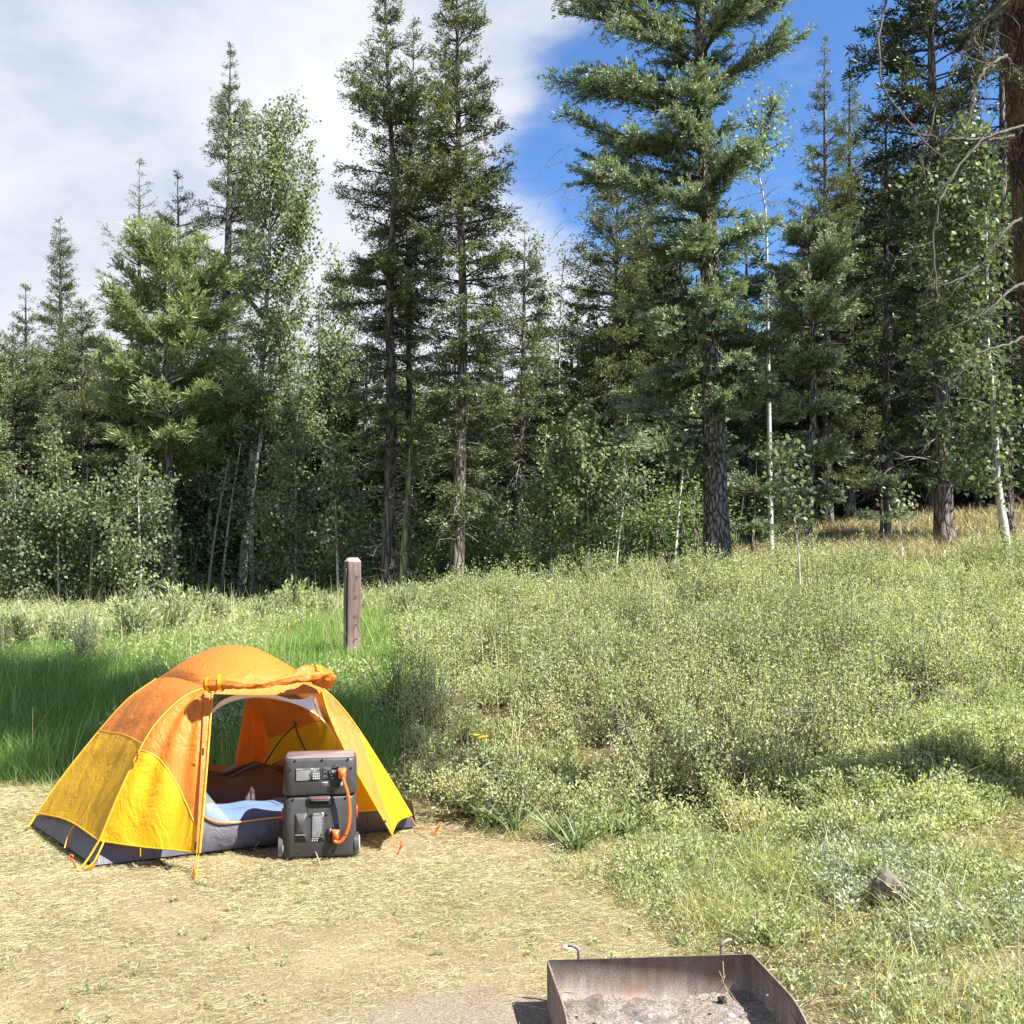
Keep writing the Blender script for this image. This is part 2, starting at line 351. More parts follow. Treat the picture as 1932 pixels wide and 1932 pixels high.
# wooded hill far beyond the trees on the left
def hill():
    gx = np.linspace(-420, 60, 97); gy = np.linspace(170, 420, 51); X, Y = np.meshgrid(gx, gy)
    hz = lambda x, y: 70*np.exp(-((x+230)/150)**2)*np.clip((y-175)/90, 0, 1)**.8 + 20*np.exp(-((x+60)/70)**2)*np.clip((y-175)/90, 0, 1) + 3.5 + vnoise(x, y, 30, 4)*4*np.clip((y-175)/60, 0, 1)
    V = np.stack([X, Y, hz(X, Y)], -1).reshape(-1, 3); nx = len(gx)
    i = np.arange(len(gy)-1)[:, None]*nx + np.arange(nx-1)[None]
    F = np.stack([i, i+1, i+nx+1, i+nx], -1).reshape(-1, 4)
    m = simple('hill_grass', (.12, .14, .06), .9, vary=.3, bs=.3)
    o = MB().add(V, F).build('hill', m, smooth=True); o['kind'] = 'structure'
    n = 5200; x = rng.uniform(-400, -20, n); y = rng.uniform(185, 330, n); z = hz(x, y); H = rng.uniform(6, 13, n); r = H*rng.uniform(.16, .24, n)
    mb = MB(); k = 7
    for lay in range(4):
        z0 = z + H*(.05+.23*lay); top = z + H*(.42+.2*lay); rr = r*(1-.23*lay)
        an = np.arange(k)*2*math.pi/k + rng.uniform(0, 6, n)[:, None]; jr = rr[:, None]*rng.uniform(.6, 1.25, (n, k))
        ring = np.stack([x[:, None]+jr*np.cos(an), y[:, None]+jr*np.sin(an), np.repeat(z0[:, None], k, 1)+rng.uniform(-.6, .6, (n, k))], -1)
        Vv = np.concatenate([ring, np.stack([x, y, top], -1)[:, None]], 1).reshape(-1, 3)
        b = (np.arange(n)*(k+1))[:, None]; q = np.arange(k)[None]
        Ff = np.stack([b+q, b+(q+1) % k, np.broadcast_to(b+k, (n, k))], -1).reshape(-1, 3)
        mb.add(Vv, Ff, 0, np.repeat(rng.uniform(.3, 1, n), k))
    tag(mb.build('hillside_forest', M['pine']), 'hazy green conifer forest covering the far hill at the left edge', 'forest', kind='stuff')
hill()

# ---------------------------------------------------------------- trees
KIND = {  # leaf material, branch wood, trunk bark
    'spruce': dict(leaf='spruce', wood='twigdark', bark='bark', nb=22, e0=-8, e1=48, droop=.22, up=.14, tstep=.085, tmax=.48, lstep=.0145, ll=.075, lw=.021, ltz=-.25, jit=.03, spread=.9),
    'dark': dict(leaf='dark', wood='twigdark', bark='bark', nb=18, e0=-14, e1=38, droop=.25, up=.12, tstep=.10, tmax=.60, lstep=.027, ll=.125, lw=.038, ltz=-.05, jit=.03, spread=.8),
    'fir': dict(leaf='fir', wood='twigdark', bark='bark_fir', nb=14, e0=2, e1=45, droop=.20, up=.10, tstep=.055, tmax=.75, lstep=.0145, ll=.072, lw=.020, ltz=.25, jit=.015, spread=.62),
    'pine': dict(leaf='pine', wood='twig', bark='bark', nb=12, e0=5, e1=55, droop=.05, up=.10, tstep=.10, tmax=.60, lstep=.020, ll=.16, lw=.026, ltz=.15, jit=.03, spread=1.1),
    'aspen': dict(leaf='aspen', wood='limb', bark='aspenbark', nb=11, e0=25, e1=62, droop=-.05, up=.05, tstep=.070, tmax=.75, lstep=.042, ll=.072, lw=.062, ltz=-.2, jit=.09, spread=1.8),
}
def tree_meshes(name, kind, tr, rt, crown, nbm=1.0, dens=1.0, asym=0.0, adir=0.0, gap=0.0, dead=None, leafscale=1.0, coff=0.0, leafmat_=None, ragged=.25, limbs=None, barkm=None):
    """tr: trunk points (bottom to top, world offset from the base); rt: base radius; crown: [(z, radius)] ascending z"""
    K = KIND[kind]; tr = np.array(tr, float); path = smooth_path(tr, 26); ztop = path[-1, 2]
    zz = path[:, 2]; rad = rt*np.clip(1-zz/ztop, 0.02, 1)**.75; rad[:3] *= np.array([1.35, 1.12, 1.03]); rad = np.maximum(rad, .006)
    K_ = 18
    jitr = rad*(1+0)
    V, F = tubes(path[None], jitr[None], K_)
    a = np.arctan2(V[:, 1], V[:, 0]); V = V + np.stack([np.cos(a), np.sin(a), 0*a], -1)*(vnoise(a*3+V[:, 2]*.3, V[:, 2]*1.2, .8, 2)*rt*.05)[:, None]
    tb = MB().add(V, F, 0, .5)
    px = lambda z: np.stack([np.interp(z, zz, path[:, 0]), np.interp(z, zz, path[:, 1]), z], -1)
    cz = np.array([c[0] for c in crown]); cr = np.array([c[1] for c in crown])
    z0, z1 = cz[0], cz[-1]; nb = int((z1-z0)*K['nb']*nbm)
    # whorled heights
    h = z0 + (z1-z0)*np.sort(rng.uniform(0, 1, nb))
    wh = 0.34 if kind in ('spruce', 'dark') else (.72 if kind in ('fir', 'pine') else 0)
    if wh: kq = .2 if kind == 'fir' else .35; h = h*kq + (np.round(h/wh)*wh)*(1-kq); h = np.clip(h, z0, z1-.02)
    azb = rng.uniform(0, 2*math.pi, nb)
    r = np.interp(h, cz, cr)*rng.uniform(1-ragged*1.6, 1+ragged*.5, nb)*(1+asym*np.cos(azb-adir))
    if gap: r = r*np.clip(1-gap*(vnoise(h*1.0+azb*.8, azb*1.2, .9, int(name.__hash__() % 50)) > .15), .1, 1)
    L = np.maximum(r, .10); tt = (h-z0)/(z1-z0)
    el_ = np.radians(K['e0'] + (K['e1']-K['e0'])*tt**1.3) + rng.normal(0, .10, nb)
    droop = K['droop']*(1-.5*tt)*rng.uniform(.5, 1.4, nb); up = K['up']*rng.uniform(.5, 1.5, nb)
    if limbs is not None:   # explicit big limbs: (z, azimuth, length, elevation, droop)
        LB = np.array(limbs, float); h = np.concatenate([h, LB[:, 0]]); azb = np.concatenate([azb, LB[:, 1]]); L = np.concatenate([L, LB[:, 2]])
        el_ = np.concatenate([el_, LB[:, 3]]); droop = np.concatenate([droop, LB[:, 4]]); up = np.concatenate([up, np.full(len(LB), .08)]); nb = len(h)
    rd = np.stack([np.cos(azb), np.sin(azb), 0*azb], -1)*np.cos(el_)[:, None]; tg = np.stack([-np.sin(azb), np.cos(azb), 0*azb], -1)
    P0 = px(h)
    wob = rng.normal(0, .06, nb)
    def bpos(i, s):
        return P0[i] + rd[i]*(L[i]*s)[:, None] + tg[i]*(wob[i]*L[i]*s*s)[:, None] + np.array([0, 0, 1.])*(L[i]*(np.sin(el_[i])*s - droop[i]*s*s + up[i]*s**3))[:, None]
    s6 = np.linspace(0, 1, 6); ii = np.repeat(np.arange(nb), 6); bp = bpos(ii, np.tile(s6, nb)).reshape(nb, 6, 3)
    br = (np.clip(L*.013+.006, .006, .085)[:, None])*(1-.85*s6)[None]
    V, F = tubes(bp, br, 4); tb.add(V, F, 1, .5)
    if dead:   # bare lower branches: (zlo, zhi, n, length)
        n = dead[2]; hd = rng.uniform(dead[0], dead[1], n); ad = rng.uniform(0, 6.28, n); ld = dead[3]*rng.uniform(.3, 1.1, n)
        s = np.linspace(0, 1, 6); rr = np.stack([np.cos(ad), np.sin(ad), 0*ad], -1); dz = rng.uniform(-.1, .25, n)
        P = px(hd)[:, None] + rr[:, None]*(ld[:, None]*s)[..., None] + np.array([0, 0, 1.])*((ld*dz)[:, None]*s - (ld*rng.uniform(.15, .6, n))[:, None]*s*s)[..., None] + rng.normal(0, .012, (n, 6, 3))*s[None, :, None]
        V, F = tubes(P, (.004+.010*ld)[:, None]*(1-.8*s)[None], 4); tb.add(V, F, 2, .5)
        k = 5*n; idx = rng.integers(0, n, k); js = rng.integers(2, 6, k); st = P[idx, js]; dd = nrm(rr[idx]*.6+rdir(k)*.9+np.array([0, 0, -.35])); lt = ld[idx]*rng.uniform(.15, .45, k)
        s4 = np.linspace(0, 1, 4); Q = st[:, None]+dd[:, None]*(lt[:, None]*s4)[..., None]+rng.normal(0, .012, (k, 4, 3))*s4[None, :, None]
        V, F = tubes(Q, np.full((k, 1), .005)*(1-.7*s4)[None], 3); tb.add(V, F, 2, .5)
    # twigs
    cnt = np.maximum((L/K['tstep']*1.35*dens).astype(int), 3); bi = np.repeat(np.arange(nb), cnt)
    m = len(bi); s = rng.uniform(.10, 1.0, m)**.75; sd = rng.choice([-1, 1], m)
    S = bpos(bi, s); spread = K['spread']
    bt = nrm(bpos(bi, np.minimum(s+.05, 1.05))-bpos(bi, s-.02))
    td = nrm(bt*(.75) + tg[bi]*(sd*spread*rng.uniform(.3, 1.1, m))[:, None] + rng.normal(0, .22 if kind != 'aspen' else .55, (m, 3)) + np.array([0, 0, K['ltz']*.6]))
    tl = (np.minimum(L[bi]*.5, K['tmax'])*(1-.62*s)+.05)*rng.uniform(.55, 1.2, m)
    nl = np.maximum((tl/K['lstep']*dens).astype(int), 2); li = np.repeat(np.arange(m), nl); q = len(li)
    t = rng.uniform(0, 1, q); sag = rng.uniform(.05, .3, m)
    P = S[li] + td[li]*(tl[li]*t)[:, None] - np.array([0, 0, 1.])*(tl[li]*sag[li]*t*t)[:, None] + rng.normal(0, K['jit'], (q, 3))
    if kind == 'aspen': D = rdir(q); D[:, 2] -= .5; D = nrm(D)
    else: D = nrm(td[li]*.75 + rng.normal(0, .42, (q, 3)) + np.array([0, 0, .12]))
    Wv = nrm(np.cross(D, rdir(q)))
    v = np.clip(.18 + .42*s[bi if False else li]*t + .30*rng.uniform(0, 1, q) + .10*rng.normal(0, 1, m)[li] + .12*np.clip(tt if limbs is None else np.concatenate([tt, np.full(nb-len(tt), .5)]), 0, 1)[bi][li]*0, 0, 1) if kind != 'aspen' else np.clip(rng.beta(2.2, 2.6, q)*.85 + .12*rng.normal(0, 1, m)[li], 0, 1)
    V, F = diamonds(P, D, Wv, K['ll']*leafscale*rng.uniform(.7, 1.3, q), K['lw']*leafscale*rng.uniform(.8, 1.2, q), .45 if kind == 'aspen' else .5)
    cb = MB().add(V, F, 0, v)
    # fine twig wood
    s3 = np.linspace(0, 1, 3); sel = rng.uniform(0, 1, m) < (.5 if kind != 'aspen' else .8)
    if sel.any():
        Q = S[sel][:, None]+td[sel][:, None]*(tl[sel][:, None]*s3)[..., None] - np.array([0, 0, 1.])*((tl*sag)[sel][:, None]*s3**2)[..., None]
        V, F = tubes(Q, np.full((sel.sum(), 1), .0045)*(1-.6*s3)[None], 3); tb.add(V, F, 1, .5)
    return (tb.mesh('trunk', [M[barkm or K['bark']], M[K['wood']], M['twig']], True), cb.mesh('crown', [M[leafmat_ or K['leaf']]]))
def link_tree(name, meshes, loc, label, cat, group=None, rz=0.0, sc=(1, 1, 1)):
    e = empty(name, loc, rz); e.scale = sc; tag(e, label, cat, group)
    for nm, me in zip(('trunk', 'crown'), meshes):
        o = bpy.data.objects.new(nm, me); C.objects.link(o); o.parent = e
    return e
NTREE = [0]
def ptree(name, kind, d, trunk, crown, wpx, label, cat, group=None, basez=None, **kw):
    """tree from photograph positions: trunk [(X,Y)..] bottom to top, crown [(Y,half width px)..] low to high, wpx trunk width px, all at depth d"""
    NTREE[0] += 1
    T = [U(X, Y, d) for X, Y in trunk]; gx = T[0][0]; gz = float(G(gx, d)); base = np.array((gx, d, gz-.08))
    if T[0][2] < gz+.05: T[0][2] = gz-.08
    else: T.insert(0, base.copy())
    T = [p-base for p in T]
    for i in range(1, len(T)): T[i][1] += random.uniform(-.15, .15)*min(1, i)
    top = T[-1][2]; sc = d/FPX
    Cr = [(U(trunk[-1][0], Y, d)[2]-base[2], r*sc) for Y, r in crown]
    Cr = [(min(max(z, .3), top), r) for z, r in Cr]
    ms = tree_meshes(name+str(NTREE[0]), kind, T, wpx*sc/2, Cr, **kw)
    return link_tree(name, ms, tuple(base), label, cat, group)
SPR, ASP, FIR = 'spruce', 'aspen', 'fir'
FR = 'spruces of the front row'
# ---- left group
ptree('spruce_tree', 'spruce', 30, [(50, 1150), (50, 535)], [(1050, 70), (700, 45), (600, 22), (540, 3)], 18, 'small dark spruce, leftmost treetop on the skyline', 'spruce tree')
ptree('spruce_tree', 'spruce', 29, [(120, 1150), (116, 420)], [(1080, 90), (720, 75), (620, 50), (560, 34), (480, 28), (440, 14), (420, 3)], 20, 'narrow spruce with a blunt pointed top, second treetop from the left edge', 'spruce tree', nbm=1.3)
ptree('spruce_tree', 'spruce', 29, [(262, 1150), (262, 305)], [(900, 90), (600, 95), (520, 100), (490, 92), (440, 34), (400, 48), (350, 28), (305, 3)], 18, 'thin sparse spruce with open arms behind the light green pine', 'spruce tree', nbm=.55, dens=.75, gap=.5, leafmat_='pine', dead=(5, 11, 25, 1.2))
ptree('spruce_tree', 'spruce', 28, [(372, 1140), (398, 900), (430, 500), (437, 88)], [(900, 60), (520, 110), (400, 100), (330, 80), (260, 62), (200, 38), (140, 18), (88, 2)], 28, 'tall dark spruce rising behind the big light green aspen', 'spruce tree', nbm=.95, gap=.35)
ptree('spruce_tree', 'spruce', 28.5, [(345, 1140), (338, 330)], [(800, 70), (520, 70), (450, 62), (400, 34), (365, 22), (330, 5)], 20, 'ragged olive spruce between the sparse spruce and the big aspen', 'spruce tree', nbm=.8, gap=.4)
ptree('pine_tree', 'pine', 21, [(331, 1165), (322, 840), (312, 455)], [(870, 80), (810, 150), (700, 170), (620, 150), (540, 115), (480, 55), (455, 8)], 23, 'soft light green pine with a broad crown left of the aspen', 'pine tree', nbm=2.0, dens=1.2)
ptree('spruce_tree', 'spruce', 25, [(30, 1170), (25, 610)], [(1120, 95), (900, 105), (760, 85), (680, 50), (620, 6)], 20, 'bushy grey green spruce filling the left edge of the photo', 'spruce tree', nbm=1.2)
ptree('spruce_tree', 'spruce', 24, [(165, 1170), (150, 560)], [(1080, 85), (900, 100), (760, 95), (660, 60), (570, 6)], 20, 'dense spruce with brownish tips left of the pine', 'spruce tree', nbm=1.2)
ptree('aspen_tree', 'aspen', 22.5, [(452, 1168), (470, 960), (495, 700), (507, 480), (512, 198)], [(1000, 100), (850, 125), (700, 135), (560, 128), (420, 130), (340, 112), (280, 84), (235, 46), (198, 14)], 17, 'tall aspen with a large pale green crown above the tent', 'aspen tree', nbm=1.25, dens=1.0, ragged=.5, gap=.3)
ptree('aspen_tree', 'aspen', 22, [(478, 1160), (480, 900), (560, 500), (585, 265)], [(1000, 60), (800, 80), (620, 65), (480, 52), (380, 40), (300, 22), (262, 6)], 10, 'slender aspen leaning right against the tall aspen', 'aspen tree', nbm=1.5, dens=1.1)
ptree('aspen_tree', 'aspen', 23, [(400, 1160), (395, 800), (380, 560)], [(1060, 90), (900, 100), (760, 85), (640, 50), (560, 8)], 10, 'aspen half hidden between the pine trunk and the tall white aspen stem', 'aspen tree', nbm=1.5)
ptree('aspen_tree', 'aspen', 20, [(112, 1190), (108, 812)], [(1160, 70), (1040, 85), (930, 65), (850, 30), (812, 5)], 6, 'young pale aspen by the left edge, under the bushy spruces', 'aspen tree', nbm=1.9, dens=1.2)
ptree('aspen_tree', 'aspen', 19.5, [(268, 1190), (262, 860)], [(1150, 90), (1020, 95), (930, 70), (860, 10)], 7, 'dim young aspen just left of the pine trunk', 'aspen tree', nbm=1.8)
ptree('aspen_tree', 'aspen', 20.5, [(190, 1190), (196, 900)], [(1160, 75), (1050, 80), (950, 45), (900, 6)], 6, 'low bushy aspen between the left edge and the pine trunk', 'aspen tree', nbm=1.8)
ptree('aspen_tree', 'aspen', 20, [(35, 1190), (30, 900)], [(1160, 80), (1040, 85), (950, 55), (900, 6)], 6, 'young aspen at the very left edge above the meadow', 'aspen tree', nbm=1.8)
ptree('aspen_tree', 'aspen', 20, [(560, 1170), (555, 800)], [(1120, 90), (980, 95), (880, 60), (800, 8)], 7, 'dim aspen with a low crown straight above the tent roof', 'aspen tree', nbm=1.9)
ptree('aspen_tree', 'aspen', 25, [(620, 1140), (632, 470)], [(960, 60), (800, 70), (680, 70), (560, 48), (500, 24), (470, 6)], 8, 'yellow green aspen between the big aspen and the twin spruces', 'aspen tree', nbm=1.5, dens=1.1)
ptree('aspen_tree', 'aspen', 19, [(640, 1150), (628, 820)], [(1090, 60), (980, 75), (900, 50), (830, 8)], 6, 'young aspen behind the brown wooden post', 'aspen tree', nbm=2.0)
ptree('spruce_tree', 'dark', 27, [(600, 1140), (602, 560)], [(1000, 90), (800, 80), (680, 50), (560, 5)], 18, 'short black green spruce behind the yellow green aspen', 'spruce tree')
# ---- centre group
ptree('spruce_tree', 'spruce', 19, [(731, 1142), (738, 800), (735, 560), (745, 380), (736, 200), (728, 0), (727, -40)], [(900, 50), (820, 75), (720, 92), (560, 108), (430, 112), (300, 112), (200, 92), (100, 54), (20, 30), (-40, 6)], 26, 'tall open spruce with a bare lower trunk, left one of the tall centre pair', 'spruce tree', nbm=1.25, dens=1.15, gap=.35, dead=(.6, 5.6, 90, .9), ragged=.35)
ptree('spruce_tree', 'spruce', 19.6, [(772, 700), (770, 400), (778, 200), (781, 40)], [(640, 70), (420, 80), (300, 74), (200, 54), (120, 34), (40, 6)], 16, 'slim spruce top squeezed between the tall centre pair', 'spruce tree', nbm=1.2, gap=.25)
ptree('spruce_tree', 'spruce', 18, [(862, 1098), (868, 850), (873, 560), (866, 300), (862, 0), (861, -70)], [(1010, 60), (880, 88), (700, 100), (560, 112), (430, 116), (320, 112), (200, 86), (100, 72), (0, 56), (-70, 10)], 27, 'tall full spruce with a dark straight trunk, right one of the tall centre pair', 'spruce tree', nbm=1.35, dens=1.15, gap=.2, dead=(1.0, 5.5, 70, .8), ragged=.35)
ptree('dead_tree', 'spruce', 18.5, [(758, 1115), (768, 940), (784, 728)], [(1060, 22), (940, 25), (800, 15), (728, 4)], 17, 'short leaning mossy snag between the two tall centre spruces', 'dead tree', nbm=.4, dens=.6, dead=(.5, 3.6, 60, .45), barkm='bark_moss', leafmat_='pine')
ptree('spruce_tree', 'spruce', 22, [(968, 1085), (985, 800), (990, 438)], [(860, 78), (760, 92), (650, 82), (580, 60), (500, 36), (438, 3)], 20, 'medium spruce with bare drooping grey branches, right of the tall pair', 'spruce tree', nbm=1.1, dead=(.6, 3.6, 90, 1.4))
ptree('aspen_tree', 'aspen', 26, [(1015, 1070), (1012, 445)], [(900, 50), (700, 50), (580, 52), (500, 40), (445, 8)], 8, 'pale thin aspen behind the medium spruce', 'aspen tree', nbm=1.1)
ptree('bare_tree', 'aspen', 27, [(1062, 1070), (1055, 700), (1062, 470)], [(800, 30), (650, 40), (520, 35), (470, 8)], 7, 'leafless grey tree against the white cloud left of the big fir', 'bare tree', nbm=1.2, dens=.12, dead=(5, 11.5, 50, .8))
ptree('spruce_tree', 'spruce', 22, [(1150, 1060), (1160, 800), (1165, 320)], [(840, 85), (700, 100), (560, 100), (460, 92), (380, 66), (320, 8)], 20, 'broad olive spruce under the left boughs of the big fir', 'spruce tree', nbm=1.2, dead=(1, 5, 60, 1.1))
ptree('aspen_tree', 'aspen', 17.5, [(1112, 1060), (1104, 765)], [(1040, 60), (940, 85), (860, 72), (800, 34), (765, 5)], 5, 'young light green aspen left of the big fir trunk', 'aspen tree', nbm=2.2, dens=1.1)
ptree('aspen_tree', 'aspen', 17, [(1165, 1050), (1190, 850)], [(1000, 50), (930, 60), (850, 10)], 5, 'small aspen sapling close to the left side of the big fir trunk', 'aspen tree', nbm=2.2)
ptree('aspen_tree', 'aspen', 18, [(1040, 1075), (1045, 850)], [(1060, 60), (960, 75), (890, 50), (850, 8)], 5, 'small aspen below the drooping grey branches', 'aspen tree', nbm=2.2)
ptree('aspen_tree', 'aspen', 20, [(905, 1100), (912, 900)], [(1080, 60), (1000, 65), (930, 40), (900, 8)], 5, 'low aspen just right of the dark straight trunk', 'aspen tree', nbm=2.0)
# ---- the big fir
lr = lambda deg: math.radians(deg)
big_limbs = []
def limbZ(Y): return U(1340, Y, 18)[2]-float(G(3.5, 18))
for (Y, a, L_, e_, dr) in [(165, -8, 2.3, 33, .05), (60, 10, 2.0, 25, .1), (160, 178, 2.75, 4, .10), (60, 170, 2.7, 18, .10), (330, 186, 2.75, 8, .06), (270, 165, 2.5, 16, .12), (400, -25, 1.05, 62, .1), (380, 200, 2.7, 4, .02),
                           (230, 205, 2.4, 10, .16), (110, 215, 2.4, 12, .12), (480, -60, 1.6, 12, .3), (560, -20, 1.6, 18, .34), (640, -10, 1.3, 8, .3), (640, 220, 1.6, 12, .3), (740, -15, 1.35, 6, .3), (700, 190, 1.4, 8, .25), (800, 190, 1.9, -2, .18), (830, 205, 1.7, -4, .16),
                           (730, -70, 1.3, 14, .35), (600, -100, 1.5, 20, .38), (500, -110, 1.5, 20, .35), (420, -120, 1.6, 20, .35), (350, -80, 1.6, 26, .35), (300, -130, 1.9, 22, .35), (240, -100, 1.7, 25, .3), (100, -60, 1.7, 30, .3), (20, -20, 2.0, 22, .1), (0, 180, 2.6, 12, .1), (-60, 200, 2.6, 10, .1), (-40, 0, 1.9, 20, .1)]:
    for q in range(3):
        big_limbs.append((limbZ(Y)+random.uniform(-.12, .12), lr(a+random.uniform(-16, 16)), L_*random.uniform(.75, 1.03), lr(e_+random.uniform(-7, 7)), dr))
ptree('fir_tree', 'fir', 18, [(1350, 1060), (1345, 800), (1336, 500), (1325, 160), (1318, 0), (1316, -420)], [(870, 120), (780, 150), (700, 120), (620, 150), (540, 125), (470, 110), (420, 95), (350, 90), (250, 80), (150, 80), (50, 110), (-60, 130), (-250, 90), (-420, 10)], 50,
      'huge old fir with a thick furrowed trunk and blue green boughs', 'fir tree', nbm=1.0, dens=1.15, asym=.25, adir=math.pi, limbs=big_limbs, dead=(2.2, 4.5, 26, .7), ragged=.3, leafscale=1.05)
# ---- right group
ptree('spruce_tree', 'dark', 22, [(1285, 1040), (1282, 400)], [(980, 95), (760, 100), (620, 85), (500, 55), (400, 6)], 20, 'dark spruce filling the gap left of the big fir trunk', 'spruce tree', nbm=1.2)
ptree('spruce_tree', 'spruce', 23, [(1225, 1040), (1230, 360)], [(900, 80), (700, 88), (560, 80), (450, 50), (360, 6)], 20, 'olive spruce close behind the left boughs of the big fir', 'spruce tree', nbm=1.3)
ptree('aspen_tree', 'aspen', 21, [(1456, 1000), (1450, 640), (1446, 400), (1432, 315), (1440, 275), (1455, 195)], [(345, 35), (310, 62), (270, 72), (230, 56), (205, 28), (192, 6)], 11, 'white stemmed aspen with a bent top just right of the big fir', 'aspen tree', nbm=3.2, dens=.85, ragged=.5, gap=.3, dead=(5.5, 8.2, 26, .9))
ptree('fir_tree', 'fir', 17.2, [(1530, 1000), (1532, 700), (1521, 412)], [(960, 55), (900, 42), (860, 66), (780, 66), (700, 56), (650, 52), (600, 115), (545, 105), (490, 68), (445, 34), (412, 5)], 17, 'small layered fir with bright green boughs right of the white aspen stem', 'fir tree', nbm=2.6, dens=1.3, dead=(.8, 2.2, 25, .6))
ptree('spruce_tree', 'spruce', 28, [(1562, 1000), (1556, 70)], [(900, 90), (640, 95), (420, 88), (330, 66), (250, 46), (200, 30), (130, 16), (70, 2)], 20, 'pointed spruce with the taller of the twin tops right of the blue sky', 'spruce tree', nbm=.95)
ptree('spruce_tree', 'spruce', 28.6, [(1604, 1000), (1600, 122)], [(900, 80), (640, 80), (420, 66), (330, 50), (240, 34), (180, 18), (122, 2)], 20, 'pointed spruce with the shorter of the twin tops right of the blue sky', 'spruce tree', nbm=.95)
ptree('spruce_tree', 'dark', 22, [(1785, 1020), (1780, 700), (1765, 300), (1755, -60), (1752, -260)], [(900, 70), (760, 90), (600, 110), (420, 120), (250, 135), (100, 150), (-60, 135), (-260, 30)], 36, 'massive dark spruce with a thick reddish trunk on the sunny bank', 'spruce tree', nbm=1.1, gap=.2, dead=(1.6, 7, 60, 1.4))
ptree('spruce_tree', 'dark', 25, [(1668, 1000), (1672, 170)], [(860, 70), (640, 80), (440, 70), (320, 46), (230, 24), (170, 4)], 20, 'dark narrow spruce between the twin tops and the massive dark spruce', 'spruce tree', dead=(1, 8, 80, 1.2))
ptree('spruce_tree', 'dark', 24, [(1900, 990), (1890, -160)], [(900, 90), (600, 100), (350, 100), (100, 80), (-160, 10)], 26, 'dark spruce behind the near trunk at the right edge', 'spruce tree', dead=(1, 6, 40, 1.2))
ptree('spruce_tree', 'dark', 27, [(1400, 1000), (1412, 400)], [(900, 70), (700, 70), (560, 55), (460, 26), (400, 4)], 18, 'low dark spruce seen between the big fir and the white aspen stem', 'spruce tree')
ptree('aspen_tree', 'aspen', 15.5, [(1899, 1015), (1888, 900), (1877, 760), (1864, 620), (1857, 470), (1846, 350), (1838, 245)], [(930, 60), (850, 92), (740, 96), (620, 98), (500, 100), (400, 90), (300, 62), (250, 30), (225, 8)], 17, 'near aspen with a white trunk and large glossy leaves at the right', 'aspen tree', nbm=2.1, dens=.9, leafmat_='aspen_near', asym=.75, adir=math.pi*.92, leafscale=1.2, ragged=.4)
ptree('aspen_tree', 'aspen', 13, [(1505, 1050), (1480, 900), (1462, 850)], [(1010, 40), (940, 60), (880, 52), (850, 10)], 5, 'aspen sapling with pale round leaves between the big fir and the small fir', 'aspen tree', nbm=4.0, dens=.8, leafmat_='aspen_near')
ptree('aspen_tree', 'aspen', 15, [(1700, 1000), (1690, 930)], [(980, 25), (940, 26), (925, 5)], 4, 'tiny sapling on the sunny bank left of the thick reddish trunk', 'aspen tree', nbm=4.0)
ptree('fir_tree', 'fir', 24, [(1665, 985), (1662, 870)], [(975, 55), (930, 45), (870, 5)], 8, 'low young fir at the top of the sunny bank', 'fir tree', nbm=3)
ptree('fir_tree', 'fir', 21, [(1420, 1010), (1425, 860)], [(1000, 55), (930, 60), (860, 8)], 8, 'low young fir tucked right of the big fir trunk', 'fir tree', nbm=3)
# ---- deep forest: shared shapes
def proto(kind, H, rt, prof, **kw):
    return tree_meshes('p'+kind+str(H), kind, [(0, 0, -.2), (.1, 0, H*.5), (0, .1, H)], rt, [(H*a, b) for a, b in prof], **kw)
protos = [proto('dark', 15, .17, [(.12, 1.9), (.4, 1.6), (.7, 1.0), (.9, .4), (1, .05)], dens=.9, leafscale=1.35, dead=(1, 5, 40, 1.1)),
          proto('spruce', 13, .15, [(.2, 1.6), (.5, 1.3), (.8, .7), (1, .05)], dens=.9, leafscale=1.3, dead=(.6, 4, 40, 1.0)),
          proto('dark', 12, .15, [(.1, 1.5), (.3, 1.7), (.6, 1.2), (.85, .5), (1, .05)], dens=.9, leafscale=1.35, dead=(.5, 3, 40, 1.0)),
          proto('aspen', 9, .07, [(.12, 1.0), (.4, 1.3), (.7, 1.1), (.9, .5), (1, .1)], nbm=1.2, leafscale=1.25)]
LBL = ['dark spruce standing deep in the forest behind the front row of trees', 'olive spruce standing deep in the forest behind the front row of trees',
       'broad dark spruce standing deep in the forest behind the front row', 'aspen standing in the dim forest behind the front row of trees']
GRP = ['deep forest dark spruces', 'deep forest olive spruces', 'deep forest broad spruces', 'deep forest aspens']
